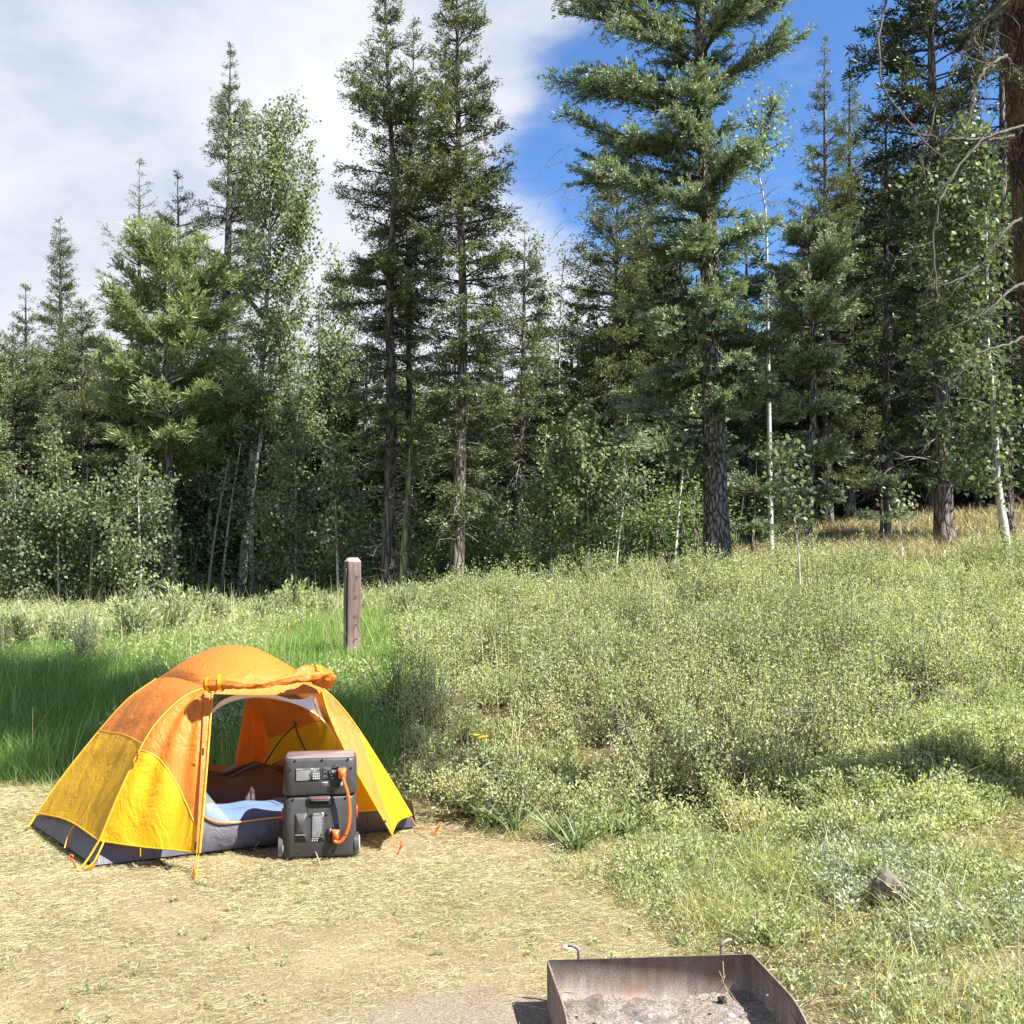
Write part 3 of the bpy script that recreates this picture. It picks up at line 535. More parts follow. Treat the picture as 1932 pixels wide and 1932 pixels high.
def deep(n):
    k = 0
    for row, (d0, d1, num) in enumerate([(23, 28, 30), (27, 33, 40), (33, 40, 44), (40, 52, 46)]):
        for i in range(num):
            u = -.66 + 1.32*(i+random.random()*.9)/num; d = random.uniform(d0, d1)+(5.5 if u > .24 else 0); X = 966+u*FPX
            # skyline in the photograph: keep the tops below it
            sky_y = np.interp(X, [-300, 0, 150, 300, 600, 700, 1000, 1080, 1250, 1450, 1600, 1750, 2200], [560, 640, 640, 560, 650, 620, 650, 560, 430, 520, 330, 200, 100])
            top = U(X, sky_y+random.uniform(0, 170), d); x = u*d; z = float(G(x, d)); H = top[2]-z
            q = random.choice([0, 0, 1, 2, 2, 3]) if H > 6 else random.choice([3, 2, 1]); s = H/(15, 13, 12, 9)[q]
            s = min(max(s, .45), 1.6); wd = s**.5*random.uniform(1.0, 1.4)
            link_tree(('spruce_tree', 'spruce_tree', 'spruce_tree', 'aspen_tree')[q], protos[q], (x, d, z-.1), LBL[q], ('spruce tree', 'spruce tree', 'spruce tree', 'aspen tree')[q], GRP[q], random.uniform(0, 6.28), (wd, wd, s)); k += 1
deep(0)

# ---- near tree at the right edge (its crown above the frame shades the meadow behind the tent)
def near_tree():
    d = 6.1; pts = [U(2085, 1650, d), U(2050, 1300, d), U(2012, 900, d), U(1985, 600, d), U(1965, 350, d), U(1935, 0, d), U(1905, -350, d), U(1880, -1100, d)]
    base = pts[0].copy(); base[2] = float(G(base[0], d))-.1; pts[0] = base.copy()
    T = [p-base for p in pts]; T.append(T[-1]+np.array((-.2, .2, 4.0)))
    e = empty('spruce_tree', tuple(base)); tag(e, 'close brown trunk with flaky bark cut off by the right edge', 'spruce tree')
    path = smooth_path(T, 60); H = path[-1, 2]; rad = .225*np.clip(1-path[:, 2]/H*.85, .1, 1)
    V, F = tubes(path[None], rad[None], 40); a = np.arctan2(V[:, 1]-np.interp(V[:, 2], path[:, 2], path[:, 1]), V[:, 0]-np.interp(V[:, 2], path[:, 2], path[:, 0]))
    V += np.stack([np.cos(a), np.sin(a), 0*a], -1)*((vnoise(a*8, V[:, 2]*2.5, .8, 6)+vnoise(a*20, V[:, 2]*8, .8, 7))*.006)[:, None]
    MB().add(V, F).build('trunk', M['bark_near'], e, True)
    K = tree_meshes('near', 'dark', T, .05, [(6.3, .3), (7.0, 1.2), (10, 1.3), (14, 1.1), (H, .1)], nbm=1.8, dens=1.4, asym=0, adir=math.pi/2)
    o = bpy.data.objects.new('crown', K[1]); C.objects.link(o); o.parent = e
    # arching bare branches in front of the forest
    BR = [[(1905, -60, 7.2), (1850, -40, 7.0), (1700, -60, 6.8), (1668, 20, 6.7), (1660, 90, 6.6), (1668, 170, 6.6), (1700, 215, 6.7), (1740, 262, 6.7), (1783, 300, 6.8)],
          [(1920, -80, 7.2), (1860, 30, 7.2), (1830, 80, 7.1), (1800, 130, 7.0), (1776, 180, 7.0), (1762, 220, 7.0), (1745, 280, 7.0), (1742, 310, 7.0), (1748, 345, 7.0)],
          [(1975, 230, 7.2), (1900, 245, 6.9), (1840, 275, 6.8), (1800, 330, 6.7), (1775, 380, 6.6), (1762, 450, 6.6), (1765, 520, 6.6), (1772, 560, 6.6)],
          [(1905, 0, 7.0), (1840, 60, 7.0), (1850, 100, 7.0), (1868, 118, 7.0)], [(1900, 105, 7.0), (1868, 122, 6.9), (1848, 150, 6.8), (1835, 190, 6.8), (1822, 260, 6.8)],
          [(1895, -20, 7.1), (1880, 50, 7.1), (1870, 120, 7.1), (1840, 112, 7.0)], [(1935, 155, 7.0), (1915, 135, 6.98), (1902, 108, 6.96)],
          [(1975, 620, 7.2), (1900, 650, 6.9), (1840, 672, 6.8), (1800, 720, 6.8)], [(1968, 520, 7.2), (1910, 545, 7.0), (1860, 590, 6.9), (1835, 600, 6.9)], [(1940, 250, 7.2), (1880, 262, 7.0), (1790, 262, 6.9), (1720, 250, 6.9)],
          [(1960, 400, 7.2), (1900, 430, 7.0), (1850, 500, 6.9), (1800, 530, 6.8), (1745, 540, 6.8)]]
    for br in BR:
        P = smooth_path([U(p[0], p[1], p[2]*.848)-base for p in br], 30); P += rng.normal(0, .004, P.shape)
        mb = MB(); r = np.linspace(.012, .004, 30)*(1+.15*rng.normal(size=30)); mb.add(*tube(P, r, 6))
        n = 14; idx = rng.integers(4, 30, n); dd = nrm(rdir(n)+np.array([0, 0, -.5])); ln = rng.uniform(.05, .35, n); s = np.linspace(0, 1, 5)
        Q = P[idx][:, None]+dd[:, None]*(ln[:, None]*s)[..., None]+rng.normal(0, .01, (n, 5, 3))*s[None, :, None]
        mb.add(*tubes(Q, np.full((n, 1), .003)*(1-.6*s)[None], 3))
        # lichen tufts
        k = 500; idx = rng.integers(0, 30, k); keep = vnoise(idx*1.0, idx*0., 2.5, int(br[0][0]+br[0][1]) % 90) > .1; idx = idx[keep]; k = len(idx)
        if k:
            Pp = P[idx]+rng.normal(0, .012, (k, 3)); Dd = nrm(rdir(k)+np.array([0, 0, -.7])); Vv, Ff = diamonds(Pp, Dd, nrm(np.cross(Dd, rdir(k))), rng.uniform(.01, .035, k), rng.uniform(.003, .008, k)); mb.add(Vv, Ff, 1, rng.uniform(.3, 1, k))
        mb.build('dead_branch', [M['limb'], M['lichen']], e, True)
near_tree()

# ---------------------------------------------------------------- undergrowth along the forest edge
def clusters(n, px, py, h0, h1, leaf, size, mname, name, label, cat, stems=True):
    """many low leafy clumps"""
    z = G(px, py); H = rng.uniform(h0, h1, n)
    mb = MB(); k = leaf; ci = np.repeat(np.arange(n), k); q = len(ci)
    a = rng.uniform(0, 6.28, q); rr = np.sqrt(rng.uniform(0, 1, q)); t = rng.uniform(0, 1, q)**.7
    R_ = H[ci]*.45*(.4+.6*np.sin(np.pi*np.clip(t*.8+.12, 0, 1)))
    P = np.stack([px[ci]+R_*rr*np.cos(a), py[ci]+R_*rr*np.sin(a), z[ci]+H[ci]*t*(1-.25*rr)], -1)
    st = rng.integers(0, 14, q)/14.0    # gather leaves in sprays
    P += np.stack([np.cos(st*6.28*3+ci), np.sin(st*6.28*3+ci), st-.5], -1)*(H[ci]*.14)[:, None]
    D = rdir(q); D[:, 2] = D[:, 2]*.5; D = nrm(D); Wv = nrm(np.cross(D, nrm(rdir(q)*.7+np.array([0, 0, 1.]))))
    s_ = size*rng.uniform(.7, 1.3, q)
    V, F = diamonds(P, D, Wv, s_, s_*.75); mb.add(V, F, 0, np.clip(rng.beta(2, 2, q)*.7+.3*t+.1*rng.normal(size=n)[ci], 0, 1))
    if stems:
        m = 5*n; si = np.repeat(np.arange(n), 5); B = np.stack([px[si]+rng.normal(0, .06, m), py[si]+rng.normal(0, .06, m), z[si]-.03], -1)
        Dd = nrm(np.stack([rng.normal(0, .25, m), rng.normal(0, .25, m), np.ones(m)], -1)); s = np.linspace(0, 1, 4)
        mb.add(*tubes(B[:, None]+Dd[:, None]*(H[si][:, None]*.9*s)[..., None]+rng.normal(0, .02, (m, 4, 3))*s[None, :, None], (.004+.004*H[si])[:, None]*(1-.7*s)[None], 3), 1, .5)
    return tag(mb.build(name, [M[mname], M['twig']]), label, cat, kind='stuff')
n = 620; uu = rng.uniform(-.62, .62, n); dy = np.interp(uu, [-.6, -.2, 0, .2, .27, .6], [21, 20.5, 19, 19.5, 29, 30]) + rng.uniform(0, 9, n)
clusters(n, uu*dy, dy, .5, 2.3, 300, .075, 'under', 'undergrowth', 'leafy undergrowth of saplings and bushes along the forest edge', 'undergrowth')
# dead fallen twigs and pale trunks of thin saplings inside the edge
def thin_stems():
    for i in range(16):
        X = random.choice([random.uniform(60, 640), random.uniform(880, 1300)]); d = random.uniform(19, 23)
        b = UG(X, d); h = random.uniform(2.0, 4.0); lean = random.uniform(-.6, .6)
        e = empty('sapling', tuple(b)); P = smooth_path([(0, 0, -.1), (lean*.4, 0, h*.5), (lean, .1, h)], 10)
        MB().add(*tube(P, np.linspace(.035, .012, 10), 6)).build('trunk', M['aspenbark'] if i % 2 else M['twig'], e, True)
        n = 300; t = rng.uniform(.35, 1, n); Q = np.stack([np.interp(t, np.linspace(0, 1, 10), P[:, j]) for j in range(3)], -1)+rng.normal(0, .35, (n, 3))*(1.2-t)[:, None]
        D = rdir(n); V, F = diamonds(Q, D, nrm(np.cross(D, rdir(n))), rng.uniform(.05, .09, n), rng.uniform(.04, .07, n)); MB().add(V, F, 0, rng.uniform(0, 1, n)).build('crown', M['under'], e)
        tag(e, 'thin pale sapling stem among the trunks of the forest edge', 'sapling', 'thin saplings at the forest edge')
thin_stems()

# ---------------------------------------------------------------- shrub slope
def shrubzone(x, y):
    lo = np.interp(x, [-1.2, -.7, 0, .9, 1.5, 2.1, 2.9, 4.5, 9], [8.2, 7.4, 6.9, 6.6, 6.8, 7.2, 7.7, 8.9, 12])
    left = np.interp(y, [7, 8, 10, 13, 17], [-.8, -1.0, -1.1, -1.0, -1.4])
    far_ = np.interp(x/np.maximum(y, 1), [-.2, 0, .15, .3, .5, .7], [15.0, 15.6, 16.2, 16.4, 15.6, 15.6])
    return (y > lo+vnoise(x, y, .9, 21)*.25) & (x > left+vnoise(x, y, .8, 22)*.3) & (y < far_)
def shrubs():
    N = 5600; x = rng.uniform(-2, 11, N); y = rng.uniform(6.2, 16.6, N); k = shrubzone(x, y) & (x/y < .72); x, y = x[k], y[k]
    keep = []; cell = {}
    for i in range(len(x)):
        c = (int(x[i]/.34), int(y[i]/.34))
        if all((x[i]-x[j])**2+(y[i]-y[j])**2 > .075 for dx in (-1, 0, 1) for dy_ in (-1, 0, 1) for j in cell.get((c[0]+dx, c[1]+dy_), [])):
            keep.append(i); cell.setdefault(c, []).append(i)
    x, y = x[keep], y[keep]; n1_ = len(x)
    ex = rng.uniform(.4, 5.4, 2600); ey = rng.uniform(4.6, 9.4, 2600); k = (~shrubzone(ex, ey)) & (ex/ey < .62) & (padmask(ex, ey) < .1) & (rng.uniform(0, 1, 2600) < np.clip((ey-4.4)/4.5+.25*vnoise(ex, ey, .6, 27)-(ex < 1.2)*.15, .05, .8)*.42)
    x = np.concatenate([x, ex[k]]); y = np.concatenate([y, ey[k]]); n = len(x); z = G(x, y)
    low = (np.arange(n) >= n1_)
    big = np.clip(.5+.55*vnoise(x, y, 1.5, 23)+.55*vnoise(x, y, .8, 24), 0, 1.3)
    H = (.24+.52*big)*rng.uniform(.75, 1.25, n)*np.where(low, .38, 1); RR = rng.uniform(.20, .36, n)*(.8+.5*big)*np.where(low, .55, 1)
    S = 30; si = np.repeat(np.arange(n), S); m = len(si); a = rng.uniform(0, 6.28, m); q = rng.uniform(0, 1, m)**.6
    out = np.stack([np.cos(a)*q*RR[si], np.sin(a)*q*RR[si], H[si]*(1-.45*q*q)*rng.uniform(.75, 1.15, m)], -1)
    B = np.stack([x[si]+rng.normal(0, .05, m), y[si]+rng.normal(0, .05, m), z[si]-.02], -1)
    mb = MB(); s = np.linspace(0, 1, 4)
    sw = np.stack([out[:, 0]*.3, out[:, 1]*.3, 0*a], -1)
    PA = B[:, None]+out[:, None]*s[None, :, None]-sw[:, None]*(s*(1-s)*1.5)[None, :, None]
    mb.add(*tubes(PA, np.full((m, 1), .0035)*(1-.6*s)[None], 3), 1, .5)
    LF = 40; li = np.repeat(np.arange(m), LF); k = len(li); t = .10+.90*rng.uniform(0, 1, k)**.75
    P = B[li]+out[li]*t[:, None]-sw[li]*(t*(1-t)*1.5)[:, None]+rng.normal(0, .022, (k, 3))
    od = nrm(out)[li]; D = nrm(od*.7+rdir(k)*.9); Wv = nrm(np.cross(D, rdir(k)))
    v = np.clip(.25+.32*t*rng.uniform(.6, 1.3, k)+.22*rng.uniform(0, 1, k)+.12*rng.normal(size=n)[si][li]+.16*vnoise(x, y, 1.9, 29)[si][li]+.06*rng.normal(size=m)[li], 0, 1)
    ls = rng.uniform(.017, .034, k)*(1+.04*(y[si][li]-8))
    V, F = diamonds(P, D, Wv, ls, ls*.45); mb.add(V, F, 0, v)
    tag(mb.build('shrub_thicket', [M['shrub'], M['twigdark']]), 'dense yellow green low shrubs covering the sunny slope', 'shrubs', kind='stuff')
    print('shrubs', n, 'leaves', k)
shrubs()

# ---------------------------------------------------------------- grasses
def grass(name, label, N, xr, yr, maskf, hf, wf, mname, lean=.25, bend=.5, k=3, vf=None, clump=None):
    x = rng.uniform(*xr, N); y = rng.uniform(*yr, N)
    if clump:
        nc = N//clump; cx = rng.uniform(*xr, nc); cy = rng.uniform(*yr, nc); ci = np.repeat(np.arange(nc), clump); x = cx[ci]+rng.normal(0, .045, len(ci)); y = cy[ci]+rng.normal(0, .045, len(ci))
    keep = maskf(x, y) > rng.uniform(0, 1, len(x)); x, y = x[keep], y[keep]; n = len(x)
    P = np.stack([x, y, G(x, y)-.01], -1); a = rng.uniform(0, 6.28, n); le = np.abs(rng.normal(0, lean, n))
    D = nrm(np.stack([np.cos(a)*le, np.sin(a)*le, np.ones(n)], -1)); L = hf(x, y, n)
    bd = np.stack([np.cos(a), np.sin(a), -.35*np.ones(n)], -1)*(rng.uniform(0, bend, n))[:, None]
    V, F = blades(P, D, L, bd, wf(x, y, n), k); v = np.clip(rng.beta(2.2, 2.4, n) if vf is None else vf(x, y, n), 0, 1)
    mb = MB().add(V, F, 0, np.repeat(v, k)); return tag(mb.build(name, M[mname]), label, 'grass', kind='stuff')
def inv(x, y): return 1.0*~shrubzone(x, y)
def cone(x, y, w=.62): return np.abs(x) < y*w+.3
# tall green grass behind the tent
def m_tall(x, y):
    return inv(x, y)*cone(x, y)*(1-padmask(x, y))*np.clip((1.0-x/ np.maximum(y, 1)*0-(x+0.2)*.9), 0, 1)*(y > 7.3)*(y < 17.6)
grass('tall_grass', 'tall bright green grass in the meadow behind the tent', 190000, (-10, 1.0), (7.3, 17.6), m_tall,
      lambda x, y, n: rng.uniform(.16, .34, n)*(1+.3*vnoise(x, y, 1.2, 31))*np.clip((y-7.0)/1.5, .45, 1), lambda x, y, n: rng.uniform(.004, .007, n)*(y/9), 'grass', .22, .55, 4)
# seeding stems, tall and pale
grass('seeding_grass', 'pale seeding grass stems standing above the meadow and the shrubs', 5200, (-9, 9), (7.4, 16.4), lambda x, y: 1.0*cone(x, y)*(1-padmask(x, y)),
      lambda x, y, n: rng.uniform(.45, .85, n), lambda x, y, n: np.full(n, .005)*(y/9), 'straw', .16, .25, 3)
# grassy bank to the right
def m_bank(x, y): return (~inpit(x, y))*(.35+.65*inv(x, y))*(1-padmask(x, y))*(1-.8*dirtmask(x, y))*cone(x, y)*(y < 9.5)*np.clip(.65+.9*vnoise(x, y, .45, 33), .08, 1)
grass('bank_grass', 'mixed green and straw grass on the bank to the right', 135000, (-1.2, 6.0), (2.9, 9.5), m_bank,
      lambda x, y, n: rng.uniform(.04, .13, n)*(1+.5*vnoise(x, y, .5, 34)), lambda x, y, n: rng.uniform(.0022, .0045, n)*(y/6+.3), 'bankgrass', .5, .9, 3)
grass('tussock_grass', 'longer grass tussocks scattered over the bank and the shrub foot', 24000, (-1.4, 5.6), (3.2, 8.4), lambda x, y: m_bank(x, y)*(vnoise(x, y, .7, 36) > 0),
      lambda x, y, n: rng.uniform(.14, .34, n), lambda x, y, n: rng.uniform(.0025, .005, n)*(y/6+.3), 'bankgrass', .35, .8, 4, clump=24)
# sunny far bank under the dark trees
grass('far_bank_grass', 'sunlit dry grass on the far bank under the dark spruces', 34000, (2.5, 15.5), (16.2, 30), lambda x, y: 1.0*(x/y > .18)*(x/y < .56)*(y < 29),
      lambda x, y, n: rng.uniform(.10, .38, n), lambda x, y, n: rng.uniform(.012, .022, n), 'straw', .5, .8, 3)
# dry straw on the campsite
def m_pad(x, y): return (~inpit(x, y))*padmask(x, y)*np.clip(.8+1.0*vnoise(x, y, .28, 61), .15, 1)*(1-.86*dirtmask(x, y))*cone(x, y, .58)
def lay(name, label, N, mname, lr_, w0, w1, zf, vf=None, mf=m_pad, xr=(-5.6, 1.6), yr=(2.9, 9.2)):
    x = rng.uniform(*xr, N); y = rng.uniform(*yr, N); keep = mf(x, y) > rng.uniform(0, 1, N); x, y = x[keep], y[keep]; n = len(x)
    a = rng.uniform(0, 6.28, n); up = np.abs(rng.normal(0, zf, n)); D = nrm(np.stack([np.cos(a), np.sin(a), up], -1)); L = rng.uniform(*lr_, n)
    P = np.stack([x, y, G(x, y)+rng.uniform(0, .014, n)], -1); b = np.stack([-np.sin(a), np.cos(a), 0*a], -1)*rng.normal(0, .35, n)[:, None]; b[:, 2] = -up*rng.uniform(.5, 1.1, n)
    V, F = blades(P, D, L, b, rng.uniform(w0, w1, n)*(y/5), 3); v = np.clip(rng.beta(2.4, 2, n) if vf is None else vf(x, y, n), 0, 1)
    tag(MB().add(V, F, 0, np.repeat(v, 3)).build(name, M[mname]), label, 'grass', kind='stuff')
lay('dry_grass', 'trampled straw coloured dry grass on the campsite', 430000, 'straw', (.02, .075), .0011, .0024, .35)
lay('short_green_grass', 'short green blades growing through the straw', 60000, 'bankgrass', (.02, .07), .0018, .0034, 1.1,
    mf=lambda x, y: m_pad(x, y)*np.clip(.35+.9*vnoise(x, y, .8, 41)+.5*(x < -1.6)*(y < 4.6)+.4*(y > 6.6), 0, 1))
lay('bank_litter', 'dry grass litter and stalks lying under the bank plants', 150000, 'straw', (.03, .13), .0018, .0036, .45, mf=lambda x, y: (~inpit(x, y))*(1-padmask(x, y))*cone(x, y)*inv(x, y)*(1-.35*dirtmask(x, y)), xr=(-1, 6), yr=(2.9, 9))
# low forbs on the bank and the meadow
def forbs(name, label, n, xr, yr, mf, h, leaf, size, mname, asp=.4, rad=.5, cat='wild plants'):
    x = rng.uniform(*xr, n); y = rng.uniform(*yr, n); k = mf(x, y) > rng.uniform(0, 1, n); x, y = x[k], y[k]; n = len(x)
    H = rng.uniform(*h, n); ci = np.repeat(np.arange(n), leaf); q = len(ci); a = rng.uniform(0, 6.28, q); t = rng.uniform(.05, 1, q); rr = rng.uniform(0, 1, q)
    P = np.stack([x[ci]+np.cos(a)*rr*rad*H[ci], y[ci]+np.sin(a)*rr*rad*H[ci], G(x, y)[ci]+H[ci]*t*(1-.4*rr)], -1)
    D = nrm(np.stack([np.cos(a), np.sin(a), rng.uniform(.1, 1.3, q)], -1)+rdir(q)*.4); Wv = nrm(np.cross(D, rdir(q))); s_ = size*rng.uniform(.6, 1.35, q)
    V, F = diamonds(P, D, Wv, s_, s_*asp)
    tag(MB().add(V, F, 0, np.clip(rng.uniform(0, .75, q)+.3*t+.1*rng.normal(size=n)[ci], 0, 1)).build(name, M[mname]), label, cat, kind='stuff')
offp = lambda x, y: (~inpit(x, y))*(1-padmask(x, y))*inv(x, y)*cone(x, y)*(1-.8*dirtmask(x, y))
forbs('low_plants', 'small leafy green plants over the right bank', 9500, (-.8, 5.6), (3.1, 8.8), lambda x, y: offp(x, y)*np.clip(.5+vnoise(x, y, .6, 51), 0, 1), (.05, .19), 50, .020, 'forb')
forbs('silver_plants', 'silvery grey leaved plants in patches on the right bank', 1000, (1.0, 3.6), (3.6, 6.2), lambda x, y: offp(x, y)*np.clip(1.5*np.exp(-(((x-1.75)/.26)**2+((y-5.1)/.42)**2))+.35*np.exp(-(((x-2.0)/.3)**2+((y-4.4)/.2)**2)), 0, 1), (.08, .20), 120, .021, 'silver', .40)
forbs('meadow_plants', 'leafy light green plants mixed into the meadow behind the tent', 8500, (-11, .3), (8.8, 19.5), lambda x, y: inv(x, y)*cone(x, y)*np.clip(.0+vnoise(x, y, 1.3, 52)+(y-11.5)*.22, 0, 1), (.20, .52), 90, .040, 'shrub', .34, .4)
forbs('clover', 'little green weeds on the trampled straw', 260, (-4.2, .9), (3.0, 7), lambda x, y: (~inpit(x, y))*padmask(x, y)*np.clip(.15+vnoise(x, y, .7, 53)+.6*(x < -1.4)*(y < 4.8), 0, 1), (.015, .05), 16, .016, 'forb', .7)

# ---------------------------------------------------------------- tent
def fabric(name, col, trans=.35, wr=1.0, rough=.5):
    m, t, p = mat(name); tcn = t.new('ShaderNodeTexCoord')
    p.inputs['Roughness'].default_value = rough; p.inputs['Specular IOR Level'].default_value = .35
    nz = t.noise(tcn.outputs['Object'], 2.0, 4); c = t.mix(nz, tuple(v*.88 for v in col)+(1,), tuple(min(1, v*1.08) for v in col)+(1,)); t.set(p.inputs['Base Color'], c)
    mpn = t.new('ShaderNodeMapping'); t.l.new(tcn.outputs['Object'], mpn.inputs[0]); mpn.inputs['Scale'].default_value = (1.2, 1.2, .55); mpn.inputs['Rotation'].default_value = (.3, .5, .4)
    rid = t.noise(mpn.outputs[0], 5.5, 5, .55, 1.6); rid = t.math('ABSOLUTE', t.math('SUBTRACT', rid, .5))
    fine = t.noise(mpn.outputs[0], 26, 5, .6, 1.2)
    b = t.new('ShaderNodeBump'); b.inputs['Strength'].default_value = .42*wr; b.inputs['Distance'].default_value = .05
    t.set(b.inputs['Height'], t.math('ADD', t.math('MULTIPLY', rid, 1.3), t.math('MULTIPLY', fine, .14))); t.l.new(b.outputs[0], p.inputs['Normal'])
    tr = t.new('ShaderNodeBsdfTranslucent'); t.set(tr.inputs[0], c); t.l.new(b.outputs[0], tr.inputs['Normal'])
    mx = t.new('ShaderNodeMixShader'); mx.inputs[0].default_value = trans; t.l.new(p.outputs[0], mx.inputs[1]); t.l.new(tr.outputs[0], mx.inputs[2])
    t.l.new(mx.outputs[0], t.n['Material Output'].inputs[0]); return m
M['tyel'] = fabric('yellow_tent_fabric', (.76, .43, .012), .33, .95)
M['tora'] = fabric('orange_tent_fabric', (.64, .205, .028), .28, 1.0)
M['tflap'] = fabric('bright_orange_flap', (.80, .25, .015), .45)
M['tgrey'] = fabric('grey_groundsheet', (.105, .10, .125), .04)
M['tinner'] = fabric('tan_inner_fabric', (.58, .34, .08), .45)
M['tinnery'] = fabric('mustard_inner_fabric', (.70, .43, .03), .45)
M['cream'] = fabric('pale_cream_trim', (.75, .62, .25), .3)
M['seam'] = simple('orange_seam_tape', (.75, .33, .03), .6)
M['gauze'] = simple('white_gauze', (.62, .63, .66), .5)
M['black'] = simple('black_plastic', (.012, .012, .014), .45)
M['cord'] = simple('orange_cord', (.80, .20, .02), .6)
M['stake'] = simple('red_orange_stake', (.75, .10, .015), .45)
def meshnet():
    m, t, p = mat('dark_bug_mesh'); p.inputs['Base Color'].default_value = (.05, .05, .05, 1); tr = t.new('ShaderNodeBsdfTransparent'); mx = t.new('ShaderNodeMixShader'); mx.inputs[0].default_value = .62
    t.l.new(p.outputs[0], mx.inputs[1]); t.l.new(tr.outputs[0], mx.inputs[2]); t.l.new(mx.outputs[0], t.n['Material Output'].inputs[0]); return m
M['net'] = meshnet()
def film():
    m, t, p = mat('clear_film'); p.inputs['Base Color'].default_value = (.20, .25, .23, 1); p.inputs['Roughness'].default_value = .18; tr = t.new('ShaderNodeBsdfTransparent'); mx = t.new('ShaderNodeMixShader'); mx.inputs[0].default_value = .45
    t.l.new(p.outputs[0], mx.inputs[1]); t.l.new(tr.outputs[0], mx.inputs[2]); t.l.new(mx.outputs[0], t.n['Material Output'].inputs[0]); return m
M['film'] = film()
TB = np.array((-1.95, 6.6, 0.0))
tent = empty('tent', tuple(TB)); tag(tent, 'orange and yellow dome tent with its front door rolled up', 'tent')
def cv(pts, n=33): return smooth_path(pts, n)-TB
def coons(b, t, l, r, wr=.006, bulge=0.0, seed=1, fan=0.0):
    """b,t: bottom and top curves (nu); l,r: left and right curves (nv), bottom to top"""
    nu, nv = len(b), len(l); u = np.linspace(0, 1, nu)[None, :, None]; v = np.linspace(0, 1, nv)[:, None, None]
    S = (1-v)*b[None]+v*t[None]+(1-u)*l[:, None]+u*r[:, None]-((1-u)*(1-v)*b[0]+u*(1-v)*b[-1]+(1-u)*v*t[0]+u*v*t[-1])
    N = nrm(np.cross(np.gradient(S, axis=1), np.gradient(S, axis=0)+1e-9)); N = np.where(np.abs(np.linalg.norm(N, axis=-1, keepdims=True)) > .5, N, 0)
    win = (np.sin(np.pi*u)*np.sin(np.pi*v))[..., 0]**.5
    a = vnoise(S[..., 0]*1.0+S[..., 1], S[..., 2]*.6, .10, seed)*.55+vnoise(S[..., 0]-S[..., 1], S[..., 2]*.5+S[..., 0], .22, seed+1)
    f = np.sin(u[..., 0]*math.pi*fan+vnoise(S[..., 0], S[..., 2], .3, seed+2)*1.2) if fan else 0
    S = S+N*((a*wr + f*wr*1.6)*win + bulge*(4*u*(1-u)*4*v*(1-v))[..., 0])[..., None]
    V = S.reshape(-1, 3); i = np.arange(nv-1)[:, None]*nu+np.arange(nu-1)[None]; F = np.stack([i, i+1, i+nu+1, i+nu], -1).reshape(-1, 4)
    return V, F
def split(l, k): return l[:k+1], l[k:]
n_ = 49
F1c, F2c, F3c = U(187, 1586, 5.95), U(70, 1534, 6.85), U(777, 1538, 6.75)
HL, HR, HL2, HR2 = U(391, 1296, 6.25), U(607, 1296, 6.6), U(295, 1280, 7.2), U(497, 1292, 7.55)
F4c = F2c+(F3c-F1c)*np.array((1, 1, 0))*.98; F4c[2] = .15
pole1 = smooth_path([F1c, U(232, 1480, 6.0), U(286, 1376, 6.1), U(345, 1316, 6.2), HL], n_)
pole2 = smooth_path([F2c, U(120, 1462, 6.95), U(184, 1382, 7.05), U(240, 1320, 7.12), HL2], n_)
pole3 = smooth_path([F3c, U(730, 1460, 6.72), U(678, 1378, 6.66), U(640, 1328, 6.62), HR], n_)
pole4 = smooth_path([F4c, F4c+np.array((.03, .0, .38)), (F4c+HR2)/2+np.array((.12, .05, .16)), HR2], n_)
def sheet(name, V, F, m, solid=.0): 
    return MB().add(V, F).build(name, M[m], tent, True)
def lerp(a, b, n=n_): t = np.linspace(0, 1, n)[:, None]; return a*(1-t)+b*t
def at(c, f): return np.array([np.interp(f, np.linspace(0, 1, len(c)), c[:, j]) for j in range(3)])
def sub(c, a, b, n=n_): return np.array([at(c, t) for t in np.linspace(a, b, n)])
def two(name, b, t, l, r, fl, fr, bulge, seed, fan=0, wr=.006, sag=0.0, m=('tyel', 'tora')):
    """a fly panel, yellow below and orange above, split on a line from left fraction fl to right fraction fr"""
    full_l, full_r = l, r; A, B = at(l, fl), at(r, fr)
    V, F = coons(b-TB, t-TB, l-TB, r-TB, wr, bulge, seed, fan)
    nu, nv = len(b), len(l); S = V.reshape(nv, nu, 3)
    # resample rows so that the colour change lies on a mesh line
    u = np.linspace(0, 1, nu); fb = fl+(fr-fl)*u + sag*np.sin(np.pi*u); half = nv//2; out = np.zeros_like(S); vv = np.linspace(0, 1, nv)
    for j in range(nu):
        q = np.concatenate([np.linspace(0, fb[j], half+1), np.linspace(fb[j], 1, nv-half)[1:]])
        for c in range(3): out[:, j, c] = np.interp(q, vv, S[:, j, c])
    i = np.arange(nv-1)[:, None]*nu+np.arange(nu-1)[None]; F = np.stack([i, i+1, i+nu+1, i+nu], -1)
    mb = MB(); V2 = out.reshape(-1, 3); mb.add(V2, F[:half].reshape(-1, 4), 0)
    mb.F.append((F[half:].reshape(-1, 4), np.ones(F[half:].size//4, np.int32), np.full(F[half:].size//4, .5, np.float32)))
    o = mb.build(name, [M[m[0]], M[m[1]]], tent, True)
    sm = MB().add(*tube(out[half]+np.array((0, 0, 0)), .0035, 5)); sm.build('seam', M['seam'], o, True)
    return o, out
n_ = 49
pole1, pole2, pole3, pole4 = [smooth_path(p, n_) for p in (pole1, pole2, pole3, pole4)]
botL = smooth_path([F2c, U(128, 1548, 6.38), F1c], n_)
edgeTL = smooth_path([HL2, (HL2+HL)/2+np.array((-.03, 0, .03)), HL], n_)
